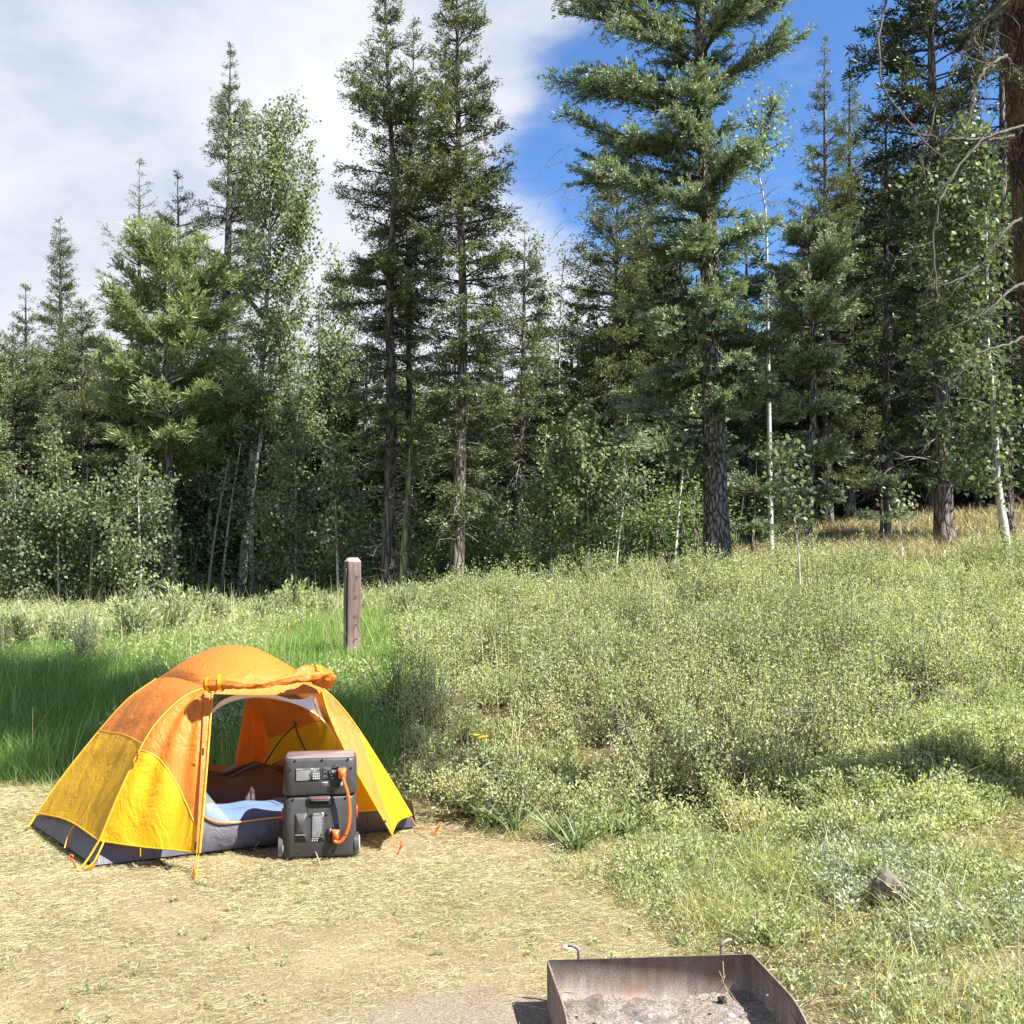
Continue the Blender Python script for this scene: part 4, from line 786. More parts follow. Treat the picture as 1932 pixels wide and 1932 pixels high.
two('fly_side_panel', botL, edgeTL, pole2, pole1, .56, .535, -.03, 3, 0, .010)
DLb = U(372, 1609, 5.85); doorL = smooth_path([DLb, U(383, 1450, 6.02), HL], n_)
botFL = smooth_path([F1c, U(262, 1597, 5.93), U(335, 1604, 5.9), DLb], n_)
two('fly_front_panel', botFL, lerp(HL, HL), pole1, doorL, .50, .12, .02, 9, 5.0, .009, sag=.12)
DRb = U(739, 1574, 6.3); doorR = smooth_path([DRb, U(694, 1492, 6.42), U(650, 1412, 6.5), U(622, 1350, 6.56), HR], n_)
botFR = smooth_path([DRb, U(752, 1549, 6.5), F3c], n_)
# right front panel: orange strip along the door, yellow towards the corner
midR = smooth_path([U(743, 1568, 6.34), U(718, 1500, 6.5), U(695, 1430, 6.6), U(680, 1382, 6.655)], n_)
V, F = coons(lerp(DRb, midR[0])-TB, lerp(at(doorR, .62), midR[-1])-TB, sub(doorR, 0, .62)-TB, midR-TB, .004, 0, 14); mbp = MB().add(V, F, 1)
V, F = coons(lerp(at(doorR, .62), at(pole3, .56))-TB, lerp(HR, HR)-TB, sub(doorR, .62, 1)-TB, sub(pole3, .56, 1)-TB, .004, 0, 15); mbp.add(V, F, 1)
V, F = coons(smooth_path([midR[0], U(752, 1550, 6.5), F3c], n_)-TB, lerp(midR[-1], at(pole3, .56))-TB, midR-TB, sub(pole3, 0, .56)-TB, .006, .01, 16); mbp.add(V, F, 0)
mbp.build('fly_front_panel', [M['tyel'], M['tora']], tent, True)
# right side wall and rear panels
two('fly_side_panel', smooth_path([F3c, (F3c+F4c)/2+np.array((0, 0, .05)), F4c], n_), smooth_path([HR, (HR+HR2)/2+np.array((.03, 0, .03)), HR2], n_), pole3, pole4, .5, .5, .02, 21, 0)
R2t = U(466, 1322, 7.55); R2b = U(425, 1530, 8.05)
rearR = smooth_path([R2b, U(443, 1436, 7.85), R2t, HR2], n_)
two('fly_rear_panel', lerp(F4c, R2b), lerp(HR2, HR2), pole4, rearR, .5, .45, .03, 25, 4.0)
L2b = F2c+np.array((.35, .55, -.05)); two('fly_rear_panel', lerp(F2c, L2b), lerp(HL2, HL2), pole2, smooth_path([L2b, (L2b+HL2)/2, HL2], n_), .5, .45, 0, 26)
# roof canopy
front = smooth_path([HL, (HL+HR)/2+np.array((0, -.02, .025)), HR], n_); back = smooth_path([HL2, (HL2+HR2)/2+np.array((0, 0, .06)), HR2], n_)
V, F = coons(front-TB, back-TB, edgeTL[::-1]-TB, smooth_path([HR, (HR+HR2)/2+np.array((.03, 0, .03)), HR2], n_)-TB, .007, 0, 31)
S = V.reshape(n_, n_, 3); uu_, vv_ = np.meshgrid(np.linspace(0, 1, n_), np.linspace(0, 1, n_)); ap = np.clip(np.sin(np.pi*uu_)*np.sin(np.pi*vv_), 0, 1)**.6; S[..., 2] += ap*.185
S[..., 2] += vnoise(uu_*8+vv_*2, vv_*3, 1.0, 33)*.006*ap
MB().add(S.reshape(-1, 3), F).build('fly_roof', M['tora'], tent, True)
# brow overhang above the door: a strip of fabric from the hubs
bb = smooth_path([HL+np.array((-.01, -.05, -.035)), (HL+HR)/2+np.array((0, -.10, -.04)), HR+np.array((0, -.05, -.035))], n_)
V, F = coons(bb-TB, front-TB, lerp(bb[0], front[0], 9)-TB, lerp(bb[-1], front[-1], 9)-TB, .004, 0, 35, 3)
MB().add(V, F).build('brow_flap', M['tora'], tent, True)
# rolled-up door lying along the brow: a crumpled fabric roll, thicker to the right
def roll():
    c = smooth_path([U(388, 1294, 6.12), U(420, 1288, 6.1), U(455, 1290, 6.14), U(500, 1290, 6.2), U(545, 1281, 6.28), U(585, 1272, 6.38), U(622, 1274, 6.5)], 130)-TB
    t = np.linspace(0, 1, 130); r = np.interp(t, [0, .03, .12, .3, .45, .52, .6, .8, .95, 1], [.036, .047, .046, .034, .026, .019, .034, .050, .050, .038])
    V, F = tubes(c[None], r[None], 28); VV = V.reshape(130, 28, 3); cc_ = c[:, None]; an = np.arange(28)/28*6.283
    fold = np.sin(an[None]*3+t[:, None]*9)*.13+np.sin(an[None]*7-t[:, None]*13+1)*.07+vnoise(an[None]*1.2+t[:, None]*4, t[:, None]*9, 1, 44)*.30+vnoise(an[None]*3.2+t[:, None]*26, t[:, None]*34, 1, 45)*.17
    fold = fold*(.5+.8*t[:, None]); fold[:, -1] = fold[:, 0]*.5+fold[:, -1]*.5
    VV = cc_+(VV-cc_)*(1+fold[..., None]); VV[..., 2] = cc_[..., 2]+(VV[..., 2]-cc_[..., 2])*.85
    mb = MB().add(VV.reshape(-1, 3), F); o = mb.build('rolled_door', M['tora'], tent, True)
    for e_, cidx in ((0, 0), (1, 129)):
        ring = VV[cidx]; cen = ring.mean(0); Vv = np.vstack([ring, cen[None]]); Ff = np.array([(i, (i+1) % 28, 28) for i in range(28)]); MB().add(Vv, Ff).build('roll_end', M['tflap'], o, True)
    for f in (.05, .13, .86):
        i = int(f*129); ringc = c[i]; T = nrm(c[min(i+2, 129)]-c[i-2]); A = nrm(np.cross(T, (0, 0, 1.))); B = np.cross(T, A); a = np.linspace(0, 6.283, 25)
        rr = r[i]*1.22; P = ringc+A*(np.cos(a)*rr)[:, None]+B*(np.sin(a)*rr*.9)[:, None]; side = np.repeat(T[None], 25, 0)
        V = np.stack([P+side*.009, P-side*.009], 1).reshape(-1, 3); Ff = np.array([(2*k, 2*k+1, 2*k+3, 2*k+2) for k in range(24)]); MB().add(V, Ff).build('tie_strap', M['tyel'], o, True)
roll()
# loose folds hanging at the right of the roll, sunlit
V, F = coons(smooth_path([U(590, 1292, 6.45), U(618, 1300, 6.5), U(632, 1288, 6.5)], 25)-TB, smooth_path([U(585, 1264, 6.45), U(600, 1254, 6.5), U(622, 1266, 6.52)], 25)-TB,
             smooth_path([U(590, 1292, 6.45), U(582, 1276, 6.4), U(585, 1264, 6.45)], 25)-TB, smooth_path([U(632, 1288, 6.5), U(634, 1276, 6.48), U(622, 1266, 6.52)], 25)-TB, .016, .01, 48)
MB().add(V, F).build('loose_fold', M['tora'], tent, True)
# door hem bands (flat strips following the door edges)
def band(pts, w0, w1, m, name, par=tent, off=.006):
    P = smooth_path(pts, 40)-TB; t = np.linspace(0, 1, 40); Wd = (w0+(w1-w0)*t)
    T = nrm(np.gradient(P, axis=0)); view = nrm(P+TB-np.array((0, 0, CAMH))); sd = nrm(np.cross(T, view)); V = []
    for k, o_ in ((.5, 0), (-.5, 0)): V.append(P+sd*(Wd*k)[:, None]-view*off)
    V = np.stack(V, 1).reshape(-1, 3); F = np.array([(2*k, 2*k+1, 2*k+3, 2*k+2) for k in range(39)]); return MB().add(V, F).build(name, M[m], par, True)
he = band([U(374, 1610, 5.84), U(385, 1450, 6.0), U(394, 1304, 6.22)], .024, .050, 'tora', 'door_hem')
band([U(378, 1609, 5.83), U(391, 1450, 5.99), U(402, 1304, 6.21)], .006, .006, 'tyel', 'piping', he, .008)
he2 = band([U(741, 1575, 6.28), U(694, 1492, 6.40), U(650, 1412, 6.48), U(622, 1350, 6.54), U(607, 1300, 6.58)], .010, .010, 'tyel', 'door_hem')
for (X, Y, d, par) in ((384, 1418, 6.0, he), (370, 1595, 5.84, he), (727, 1554, 6.32, he2)):
    c = U(X, Y, d)-TB; u_ = np.array((.006, 0, 0)); v_ = np.array((.001, 0, .022)); b_ = np.array((0, -.012, 0))
    MB().add([c-u_-v_+b_, c+u_-v_+b_, c+u_+v_+b_, c-u_+v_+b_], [(0, 1, 2, 3)]).build('black_tab', M['black'], par)
# grey bathtub floor of the inner tent
g1, g2, g3 = U(178, 1634, 5.93), U(56, 1560, 6.93), U(785, 1569, 6.82); g4 = g2+(g3-g1)
for g in (g1, g2, g3, g4): g[2] = max(float(G(g[0], g[1])), 0)+.012
sil = smooth_path([U(215, 1560, 6.08), U(300, 1548, 6.16), U(372, 1534, 6.25), U(392, 1545, 6.24), U(412, 1552, 6.24), U(440, 1552, 6.26), U(528, 1542, 6.38), U(620, 1535, 6.5), U(715, 1528, 6.62), U(772, 1530, 6.78)], n_)
V, F = coons(lerp(g1, g3)-TB, sil-TB, lerp(g1, sil[0], 15)-TB, lerp(g3, sil[-1], 15)-TB, .008, .02, 52)
fl = MB().add(V, F).build('groundsheet', M['tgrey'], tent, True)
lt = smooth_path([U(92, 1530, 6.85), U(140, 1542, 6.5), U(200, 1566, 6.1)], n_)
V, F = coons(lerp(g2, g1)-TB, lt-TB, lerp(g2, lt[0], 15)-TB, lerp(g1, lt[-1], 15)-TB, .010, .015, 55)
MB().add(V, F).add(np.array([g1, g2, g4, g3])-TB, [(0, 1, 2, 3)]).build('groundsheet_wall', M['tgrey'], fl, True)
V, F = coons(lerp(g3, g4)-TB, lerp(g3+np.array((-.03, .02, .16)), g4+np.array((-.03, -.05, .16)))-TB, lerp(g3, g3+np.array((-.03, .02, .16)), 9)-TB, lerp(g4, g4+np.array((-.03, -.05, .16)), 9)-TB, .008, 0, 57)
MB().add(V, F).build('groundsheet_wall', M['tgrey'], fl, True)
sill = smooth_path([U(381, 1536, 6.235), U(392, 1545, 6.225), U(412, 1552, 6.225), U(440, 1552, 6.245), U(528, 1542, 6.365), U(620, 1535, 6.485), U(715, 1528, 6.60)], 40)-TB
MB().add(*tube(sill, .005, 6)).build('sill_piping', M['seam'], fl, True)
# inner tent front wall: arch opening, net above, tan fabric to the right
arch = smooth_path([U(384, 1362, 6.38), U(398, 1346, 6.4), U(420, 1330, 6.42), U(450, 1319, 6.45), U(487, 1315, 6.48), U(530, 1320, 6.52), U(575, 1334, 6.56), U(612, 1362, 6.58), U(634, 1395, 6.58), U(650, 1432, 6.57), U(664, 1480, 6.56), U(671, 1530, 6.54)], 90)
MB().add(*tube(arch-TB, .0065, 7)).build('arch_trim', M['cream'], tent, True)
iw = np.array([at(arch, t) for t in np.linspace(.64, 1, n_)]); ow = smooth_path([U(604, 1300, 6.66), U(632, 1352, 6.7), U(665, 1420, 6.72), U(700, 1480, 6.7), U(722, 1528, 6.66)], n_)
S = np.linspace(0, 1, 25)[:, None, None]; SS = iw[None]*(1-S)+ow[None]*S; V = SS.reshape(-1, 3)-TB; i = np.arange(24)[:, None]*n_+np.arange(n_-1)[None]; F = np.stack([i, i+1, i+n_+1, i+n_], -1)
sp = 24; mb = MB().add(V, F[:, :sp].reshape(-1, 4), 0); mb.F.append((F[:, sp:].reshape(-1, 4), np.ones(24*(n_-1-sp), np.int32), np.full(24*(n_-1-sp), .5, np.float32)))
mb.build('inner_wall', [M['tinner'], M['tinnery']], tent, True)
at1 = np.array([at(arch, t) for t in np.linspace(0, .64, n_)]); tp = smooth_path([U(396, 1300, 6.42), U(500, 1296, 6.5), U(606, 1298, 6.66)], n_)
V, F = coons(at1-TB, tp-TB, lerp(at1[0], tp[0], 9)-TB, lerp(at1[-1], tp[-1], 9)-TB, .003, 0, 61); MB().add(V, F).build('mesh_panel', M['net'], tent, True)
low_ = smooth_path([U(398, 1347, 6.385), U(420, 1330, 6.40), U(450, 1319, 6.43), U(487, 1315, 6.46), U(530, 1320, 6.50), U(575, 1335, 6.54), U(590, 1345, 6.55)], 45)
top_ = np.array([at(low_, t) for t in np.linspace(0, 1, 45)]); hh = np.interp(np.linspace(0, 1, 45), [0, .1, .3, .45, .6, .75, .9, .97, 1], [.02, .03, .028, .036, .022, .018, .05, .10, .108]); top_[:, 2] += hh
V, F = coons(low_-TB, top_-TB, lerp(low_[0], top_[0], 9)-TB, lerp(low_[-1], top_[-1], 9)-TB, .004, 0, 62); MB().add(V, F).build('gauze_strip', M['gauze'], tent, True)
# clear film of the open mesh door hanging over the sill
V, F = coons(smooth_path([U(384, 1534, 6.22), U(405, 1550, 6.21), U(436, 1552, 6.23)], 25)-TB, smooth_path([U(386, 1490, 6.26), U(400, 1508, 6.3), U(436, 1550, 6.25)], 25)-TB, lerp(U(384, 1534, 6.22), U(386, 1490, 6.26), 25)-TB, lerp(U(436, 1552, 6.23), U(436, 1550, 6.25), 25)-TB, .008, .01, 64)
MB().add(V, F).build('door_film', M['film'], tent, True)
# rear door flap hanging inside in the light, and the dark struts of the inner tent
V, F = coons(smooth_path([U(440, 1452, 7.5), U(468, 1458, 7.45), U(484, 1462, 7.4)], 29)-TB, lerp(U(464, 1322, 7.5), U(468, 1322, 7.5), 29)-TB, smooth_path([U(440, 1452, 7.5), U(452, 1385, 7.5), U(464, 1322, 7.5)], 29)-TB, smooth_path([U(484, 1462, 7.4), U(506, 1430, 7.35), U(505, 1392, 7.35), U(490, 1350, 7.42), U(468, 1322, 7.5)], 29)-TB, .012, 0, 66, 4)
MB().add(V, F).build('rear_flap', M['tflap'], tent, True)
pb = MB(); pb.add(*tube(smooth_path([U(555, 1360, 7.0), U(562, 1385, 7.0), U(580, 1425, 7.0), U(592, 1465, 7.0)], 12)-TB, .006, 6)); pb.add(*tube(smooth_path([U(560, 1365, 7.0), U(530, 1395, 7.1), U(500, 1440, 7.2), U(470, 1480, 7.3)], 12)-TB, .005, 6)); pb.add(*tube(smooth_path([U(505, 1462, 7.1), U(520, 1440, 7.1), U(545, 1470, 7.0)], 12)-TB, .004, 6))
pb.build('pole', M['black'], tent, True)
# fly piping along poles and lower hem
for c in (pole1, pole2, pole3): MB().add(*tube(c-TB, .0045, 6)).build('pole_seam', M['seam'], tent, True)
for c in (botL, botFL, botFR): MB().add(*tube(c-TB, .0045, 6)).build('hem_piping', M['tyel'], tent, True)
# red toggles
for (X, Y, d) in ((182, 1388, 7.0), (258, 1420, 6.03)):
    mb = MB()
    for q in range(5):
        P = [U(X+random.uniform(-3, 3), Y+q*4+random.uniform(-3, 2), d-.02)-TB for _ in range(3)]; mb.add(*tube(smooth_path(P, 8), .006, 5))
    mb.add(*tube(smooth_path([U(X, Y+10, d-.02)-TB, U(X-6, Y+22, d-.02)-TB, U(X-14, Y+32, d-.02)-TB], 8), .0025, 5)); mb.build('cord_toggle', simple('dark_red_cord', (.30, .04, .02), .6), tent, True)
# grey mark on the upper side panel: printed three-arc patch
mk = MB(); pc = U(293, 1352, 6.45)-TB+np.array((0, -.12, .0))
for k in range(3):
    a = np.linspace(0, 1.5, 12); r0 = .050-.016*k
    for ro, ri in ((r0, r0-.009),):
        vo = [pc+np.array((-.035+ro*math.cos(t)*1.1, -.035+ro*math.cos(t)*.3, -.045+ro*math.sin(t)*1.3)) for t in a]; vi = [pc+np.array((-.035+ri*math.cos(t)*1.1, -.035+ri*math.cos(t)*.3, -.045+ri*math.sin(t)*1.3)) for t in a]
        mk.add(np.array(vo+vi), [(i, i+1, i+13, i+12) for i in range(11)])
# guy lines and stakes
def guy(pts, name='guy_line', m='cord', r=.003): MB().add(*tube(smooth_path(pts, 14)-TB, r, 5)).build(name, M[m], tent, True)
STK = [(818, 1165), (250, 1110), (1785, 1030), (1880, 905)]
guy([U(371, 1612, 5.84), U(366, 1662, 5.68)]); guy([U(375, 1612, 5.84), U(369, 1660, 5.68)], m='tyel')
guy([F1c, U(165, 1622, 5.90), U(150, 1640, 5.86)], m='tyel', r=.006); guy([F1c+np.array((.03, 0, 0)), U(178, 1625, 5.88), U(160, 1640, 5.85)], m='tyel', r=.006); guy([U(180, 1632, 5.87), U(160, 1641, 5.86), U(142, 1641, 5.84)], m='cord', r=.006)
guy([F2c, U(56, 1556, 6.8), U(50, 1562, 6.74)], m='tyel', r=.007)
guy([U(739, 1576, 6.28), U(747, 1596, 6.22), U(754, 1608, 6.18)]); guy([U(775, 1540, 6.75), U(786, 1560, 6.75)]); guy([U(786, 1562, 6.74), U(812, 1566, 6.6), U(822, 1574, 6.5)], m='cord')
guy([U(142, 1554, 6.35), U(130, 1575, 6.3), U(122, 1600, 6.26)], m='seam', r=.006); guy([U(265, 1600, 5.92), U(265, 1616, 5.92)], m='tyel')
for (X, Y, lean, lb) in ((366, 1664, .0, 'orange stake in the grass straight in front of the left door edge of the tent'), (148, 1642, -.04, 'orange stake at the front left corner of the tent'),
                         (746, 1616, .04, 'orange stake to the right of the battery, by the right door edge'), (815, 1578, .05, 'orange stake lying out beyond the right rear corner of the tent')):
    b = gpt(X, Y); e = empty('tent_stake', tuple(b)); P = smooth_path([(0, 0, -.02), (lean*.5, 0, .03), (lean, -.01, .07)], 8)
    MB().add(*tube(P, [.0065]*7+[.004], 6)).build('shaft', M['stake'], e, True)
    a = np.linspace(0, 4.6, 14); Hk = np.array([(lean+.012*math.cos(t), -.01, .075+.012*math.sin(t)) for t in a]); MB().add(*tube(Hk, .0035, 6)).build('hook', M['stake'], e, True)
    tag(e, lb, 'tent stake', 'orange tent stakes')

# ---------------------------------------------------------------- bedding
ux = nrm((g3-g1)*np.array((1, 1, 0))); vx = np.array((-ux[1], ux[0], 0)); mo = g1+ux*.18+vx*.10; mo[2] = .015
def mattress():
    e = empty('air_mattress', tuple(mo)); tag(e, 'light blue air mattress inside the tent behind the sill', 'air mattress')
    Ln, Wd, Hh = 1.62, .74, .19; nu, nv = 90, 40; s = np.linspace(0, 1, nu); t = np.linspace(0, 1, nv); Sg, Tg = np.meshgrid(s, t)
    edge = np.clip(np.minimum(np.minimum(Sg, 1-Sg)*Ln, np.minimum(Tg, 1-Tg)*Wd)/.07, 0, 1); rnd = np.sqrt(1-(1-edge)**2)
    Z = Hh*(.72+.28*rnd)+.011*np.cos(Sg*2*math.pi*6.5)*edge*(.6+.4*vnoise(Sg*3, Tg*3, 1, 71))-.012*np.cos(Tg*2*math.pi*4)*edge+.02*edge*np.exp(-((Sg-.25)/.12)**2)
    P = ux*(Sg[..., None]*Ln)+vx*(Tg[..., None]*Wd); P[..., 2] = Z
    i = np.arange(nv-1)[:, None]*nu+np.arange(nu-1)[None]; F = np.stack([i, i+1, i+nu+1, i+nu], -1).reshape(-1, 4)
    MB().add(P.reshape(-1, 3), F).build('top', simple('light_blue_flock', (.075, .13, .225), .75, bump=.1, bs=200), e, True)
    per = np.vstack([P[0, :], P[:, -1], P[-1, ::-1], P[::-1, 0]]); rows = []
    cen = per.mean(0)
    for z_, o_ in ((1.0, 0), (.8, .018), (.55, .022), (.5, .010), (.45, .022), (.15, .02), (.0, -.01)):
        q = per.copy(); q[:, 2] *= z_; dirn = nrm((per-cen)*np.array((1, 1, 0))); rows.append(q+dirn*o_)
    Vv = np.array(rows).reshape(-1, 3); m_ = len(per); i = np.arange(6)[:, None]*m_+np.arange(m_-1)[None]; F = np.stack([i, i+m_, i+m_+1, i+1], -1).reshape(-1, 4)
    MB().add(Vv, F).build('side', simple('navy_vinyl', (.12, .14, .22), .4), e, True)
mattress()
def sleepingbag():
    o = mo+ux*(-.02)+vx*.38; o = o.copy(); o[2] = .0; e = empty('sleeping_bag', tuple(o)); tag(e, 'bunched dark brown quilted sleeping bag on the back of the blue mattress', 'sleeping bag')
    nu, nv = 130, 60; s = np.linspace(0, 1, nu); t = np.linspace(0, 1, nv); Sg, Tg = np.meshgrid(s, t)
    prof = np.interp(Sg, [0, .08, .2, .33, .45, .7, 1], [.30, .42, .44, .40, .36, .35, .30])
    zt = np.sin(np.pi*np.clip(Tg, 0, 1)**.75)**.55; Z = .17+(prof-.17)*zt+.045*vnoise(Sg*7, Tg*3, 1, 73)*zt+.028*vnoise(Sg*17, Tg*7, 1, 75)*zt+.014*np.abs(np.sin(Sg*30+3*vnoise(Sg*4, Tg*4, 1, 74)))*zt
    P = ux*((Sg*1.55+.05*vnoise(Tg*5, Sg*5, 1, 77))[..., None])+vx*((Tg*.62-.10*np.exp(-((Sg-.12)/.15)**2)*(1-Tg))[..., None]); P[..., 2] = np.where((Tg < .02) | (Tg > .98) | (Sg < .01) | (Sg > .99), .19, Z)
    i = np.arange(nv-1)[:, None]*nu+np.arange(nu-1)[None]; F = np.stack([i, i+1, i+nu+1, i+nu], -1)
    dk = fabric('dark_brown_quilt', (.038, .032, .026), .02, 1.2, .45); ol = fabric('olive_brown_lining', (.15, .115, .055), .05, 1.2, .6)
    cut = 22; mb = MB().add(P.reshape(-1, 3), F[:cut].reshape(-1, 4), 0); mb.build('outer_shell', dk, e, True)
    MB().add(P.reshape(-1, 3), F[cut:].reshape(-1, 4)).build('lining', ol, e, True)
    ln = P[cut].copy(); ln[:, 2] += .008; MB().add(*tube(ln, .013, 8)).build('piping', dk, e, True)
    ln = P[cut-6].copy(); ln[:, 2] += .004; MB().add(*tube(ln, .009, 8)).build('zip_edge', dk, e, True)
sleepingbag()

# ---------------------------------------------------------------- power station stack
def plastic(name, col, rough=.42):
    m, t, p = mat(name); tcn = t.new('ShaderNodeTexCoord'); nz = t.noise(tcn.outputs['Object'], 6, 6, .65)
    t.set(p.inputs['Base Color'], t.mix(t.ramp(nz, [(.45, (0, 0, 0)), (.8, (.5, .5, .5))]), (*col, 1), (*[min(1, v*1.7+.03) for v in col], 1)))
    t.set(p.inputs['Roughness'], t.math('ADD', rough, t.math('MULTIPLY', nz, .15)))
    b = t.new('ShaderNodeBump'); b.inputs['Strength'].default_value = .12; b.inputs['Distance'].default_value = .002; t.set(b.inputs['Height'], t.noise(tcn.outputs['Object'], 700, 2)); t.l.new(b.outputs[0], p.inputs['Normal']); return m
M['case'] = plastic('charcoal_plastic', (.036, .034, .033)); M['casetop'] = plastic('pale_charcoal_top', (.17, .14, .14), .35); M['casedark'] = plastic('dark_recess_plastic', (.022, .022, .024), .5)  # top panel colour is evenly paler than the case
M['ink'] = simple('pale_print', (.42, .42, .43), .6); M['labelp'] = simple('label_plate', (.045, .045, .048), .5); M['stick'] = simple('grey_sticker', (.24, .24, .25), .5)
M['red'] = simple('red_accent', (.65, .05, .02), .4); M['plug'] = simple('orange_rubber', (.80, .115, .015), .42, bump=.1, bs=120); M['tyre'] = simple('grey_tyre', (.26, .26, .28), .75, vary=.3, bs=60); M['hole'] = simple('cavity_shade', (.004, .004, .004), .8)  # hole: near-black colour stands for the shade inside openings and cuts
def rprism(w, h, r, n=6):
    """rounded rectangle outline in x,z centred"""
    out = []
    for cx, cz, a0 in ((w/2-r, h/2-r, 0), (-w/2+r, h/2-r, 90), (-w/2+r, -h/2+r, 180), (w/2-r, -h/2+r, 270)):
        for k in range(n+1): a = R(a0+90*k/n); out.append((cx+r*math.cos(a), cz+r*math.sin(a)))
    return np.array(out)
def shell(rings, capfirst=True, caplast=True):
    V = np.concatenate(rings); m = len(rings[0]); F = []
    i = np.arange(len(rings)-1)[:, None]*m; j = np.arange(m)[None]; F = np.stack([i+j, i+(j+1) % m, i+m+(j+1) % m, i+m+j], -1).reshape(-1, 4); T = []
    V = list(map(tuple, V))
    for flag, base in ((capfirst, 0), (caplast, (len(rings)-1)*m)):
        if flag:
            c = np.mean(np.array(V[base:base+m]), 0); V.append(tuple(c)); ci = len(V)-1; T += [(base+q, base+(q+1) % m, ci) for q in range(m)]
    return np.array(V), F, np.array(T)
def addshell(mb, rings, mat=0, **k):
    V, F, T = shell(rings, **k); n0 = mb.n; mb.add(V, F, mat)
    if len(T): mb.F.append((T.astype(np.int32)+n0, np.full(len(T), mat, np.int32), np.full(len(T), .5, np.float32)))
    return mb
def case(w, d, h, r, taper, name, par, m):
    """upright case: rounded footprint swept upwards with softened edges; origin front bottom centre, front at y=0"""
    rings = []
    for z, ins in ((0, .012), (.004, .004), (.012, 0), (h*.5, taper*.5), (h-.016, taper), (h-.006, taper+.004), (h, taper+.014)):
        o = rprism(w-2*ins, d-2*ins, r, 10); rings.append(np.stack([o[:, 0], o[:, 1]+d/2, np.full(len(o), z)], -1))
    mb = MB(); addshell(mb, rings); o = mb.build(name, m, par, True); return o
def plate(name, x0, x1, z0, z1, y, th, m, par, r=.006):
    o = rprism(x1-x0, z1-z0, r); c = np.array(((x0+x1)/2, (z0+z1)/2)); O = o+c
    rings = [np.stack([O[:, 0], np.full(len(O), y), O[:, 1]], -1), np.stack([O[:, 0], np.full(len(O), y-th), O[:, 1]], -1)]
    mb = MB(); addshell(mb, rings); return mb.build(name, m, par)
def disc(x, z, r, y, th, m, par, name='hole_disc'):
    a = np.linspace(0, 2*math.pi, 17)[:-1]; O = np.stack([x+r*np.cos(a), z+r*np.sin(a)], -1)
    mb = MB(); addshell(mb, [np.stack([O[:, 0], np.full(16, y), O[:, 1]], -1), np.stack([O[:, 0], np.full(16, y-th), O[:, 1]], -1)]); return mb.build(name, m, par)
def bars(name, rects, y, m, par):
    mb = MB()
    for (x0, x1, z0, z1) in rects: mb.add([(x0, y, z0), (x1, y, z0), (x1, y, z1), (x0, y, z1)], [(0, 1, 2, 3)])
    return mb.build(name, m, par)
def text(s, x, z, size, y, m, par, name='lettering', italic=0.0, bold=.0):
    cu = bpy.data.curves.new(name, 'FONT'); cu.body = s; cu.size = size; cu.shear = italic; cu.offset = bold; cu.align_x = 'LEFT'
    ob = bpy.data.objects.new(name, cu); C.objects.link(ob); dg = bpy.context.evaluated_depsgraph_get(); me = bpy.data.meshes.new_from_object(ob.evaluated_get(dg)); bpy.data.objects.remove(ob)
    o = bpy.data.objects.new(name, me); C.objects.link(o); me.materials.clear(); me.materials.append(m); o.rotation_euler = (R(90), 0, 0); o.location = (x, y, z); o.parent = par; return o
BX = gpt(602, 1624); az_b = math.atan2(BX[0], BX[1]); BX[2] = .012
def loc2w(e, v): return (np.array(e.matrix_world) @ np.array((*v, 1)))[:3]
HB = .352; px = lambda a: (a-765)/2300.0
def zt(b): return (850-b)/2300.0       # top unit, above its own bottom
def zb(b): return HB-(b-850)/2300.0    # lower unit
b1 = empty('battery_pack', tuple(BX), -az_b); tag(b1, 'tall wheeled charcoal battery pack standing on the grass under the power station', 'battery pack')
case(.428, .29, HB-.006, .055, .004, 'case', b1, M['case'])
b2 = empty('power_station', (BX[0], BX[1], BX[2]+HB), -az_b); tag(b2, 'charcoal portable power station stacked on top of the wheeled battery pack', 'power station')
o = case(.430, .295, .213, .055, .004, 'case', b2, M['case'])
tp_ = rprism(.396, .262, .042, 10); mb = MB(); addshell(mb, [np.stack([tp_[:, 0], tp_[:, 1]+.1475, np.full(len(tp_), .2135)], -1), np.stack([tp_[:, 0]*.985, (tp_[:, 1])*.985+.1475, np.full(len(tp_), .2185)], -1)]); mb.build('top_panel', M['casetop'], b2, True)
# top unit details (front plane y=0)
for (a, b) in ((430, 380), (785, 380), (1130, 380), (370, 498), (1175, 495), (602, 810), (913, 808)): disc(px(a), zt(b), .0065, .002, .0030, M['hole'], b2)  # flat black discs paint the dark inside of the holes
lab = plate('label_plate', px(435), px(760), zt(655), zt(485), .002, .0030, M['labelp'], b2)
text('Jackery', px(448), zt(505), .012, -.0016, M['ink'], lab, bold=.0004)
rows = [(px(448), px(random.uniform(600, 640)), zt(b+5), zt(b)) for b in range(520, 640, 13)]; bars('fine_print', rows+[(px(670), px(random.uniform(690, 715)), zt(b+4), zt(b)) for b in (492, 503, 514)]+[(px(665), px(745), zt(539), zt(533))], -.0013, M['ink'], lab)
bars('pictograms', [(px(a), px(a+18), zt(b+18), zt(b)) for b in (552, 583, 614) for a in (665, 690, 714, 738)], -.0013, M['ink'], lab); disc(px(650), zt(496), .0045, 0, .0022, M['gauze'], lab, 'badge')
so_ = plate('socket_panel', px(778), px(1112), zt(662), zt(478), .002, .0034, M['casedark'], b2, .01)
fr = []
for (x0, x1, y0, y1) in ((782, 1106, 482, 656), (858, 962, 505, 618), (800, 846, 500, 625)):
    t_ = 2.6
    fr += [(px(x0), px(x1), zt(y0+t_), zt(y0)), (px(x0), px(x1), zt(y1), zt(y1-t_)), (px(x0), px(x0+t_), zt(y1), zt(y0)), (px(x1-t_), px(x1), zt(y1), zt(y0))]
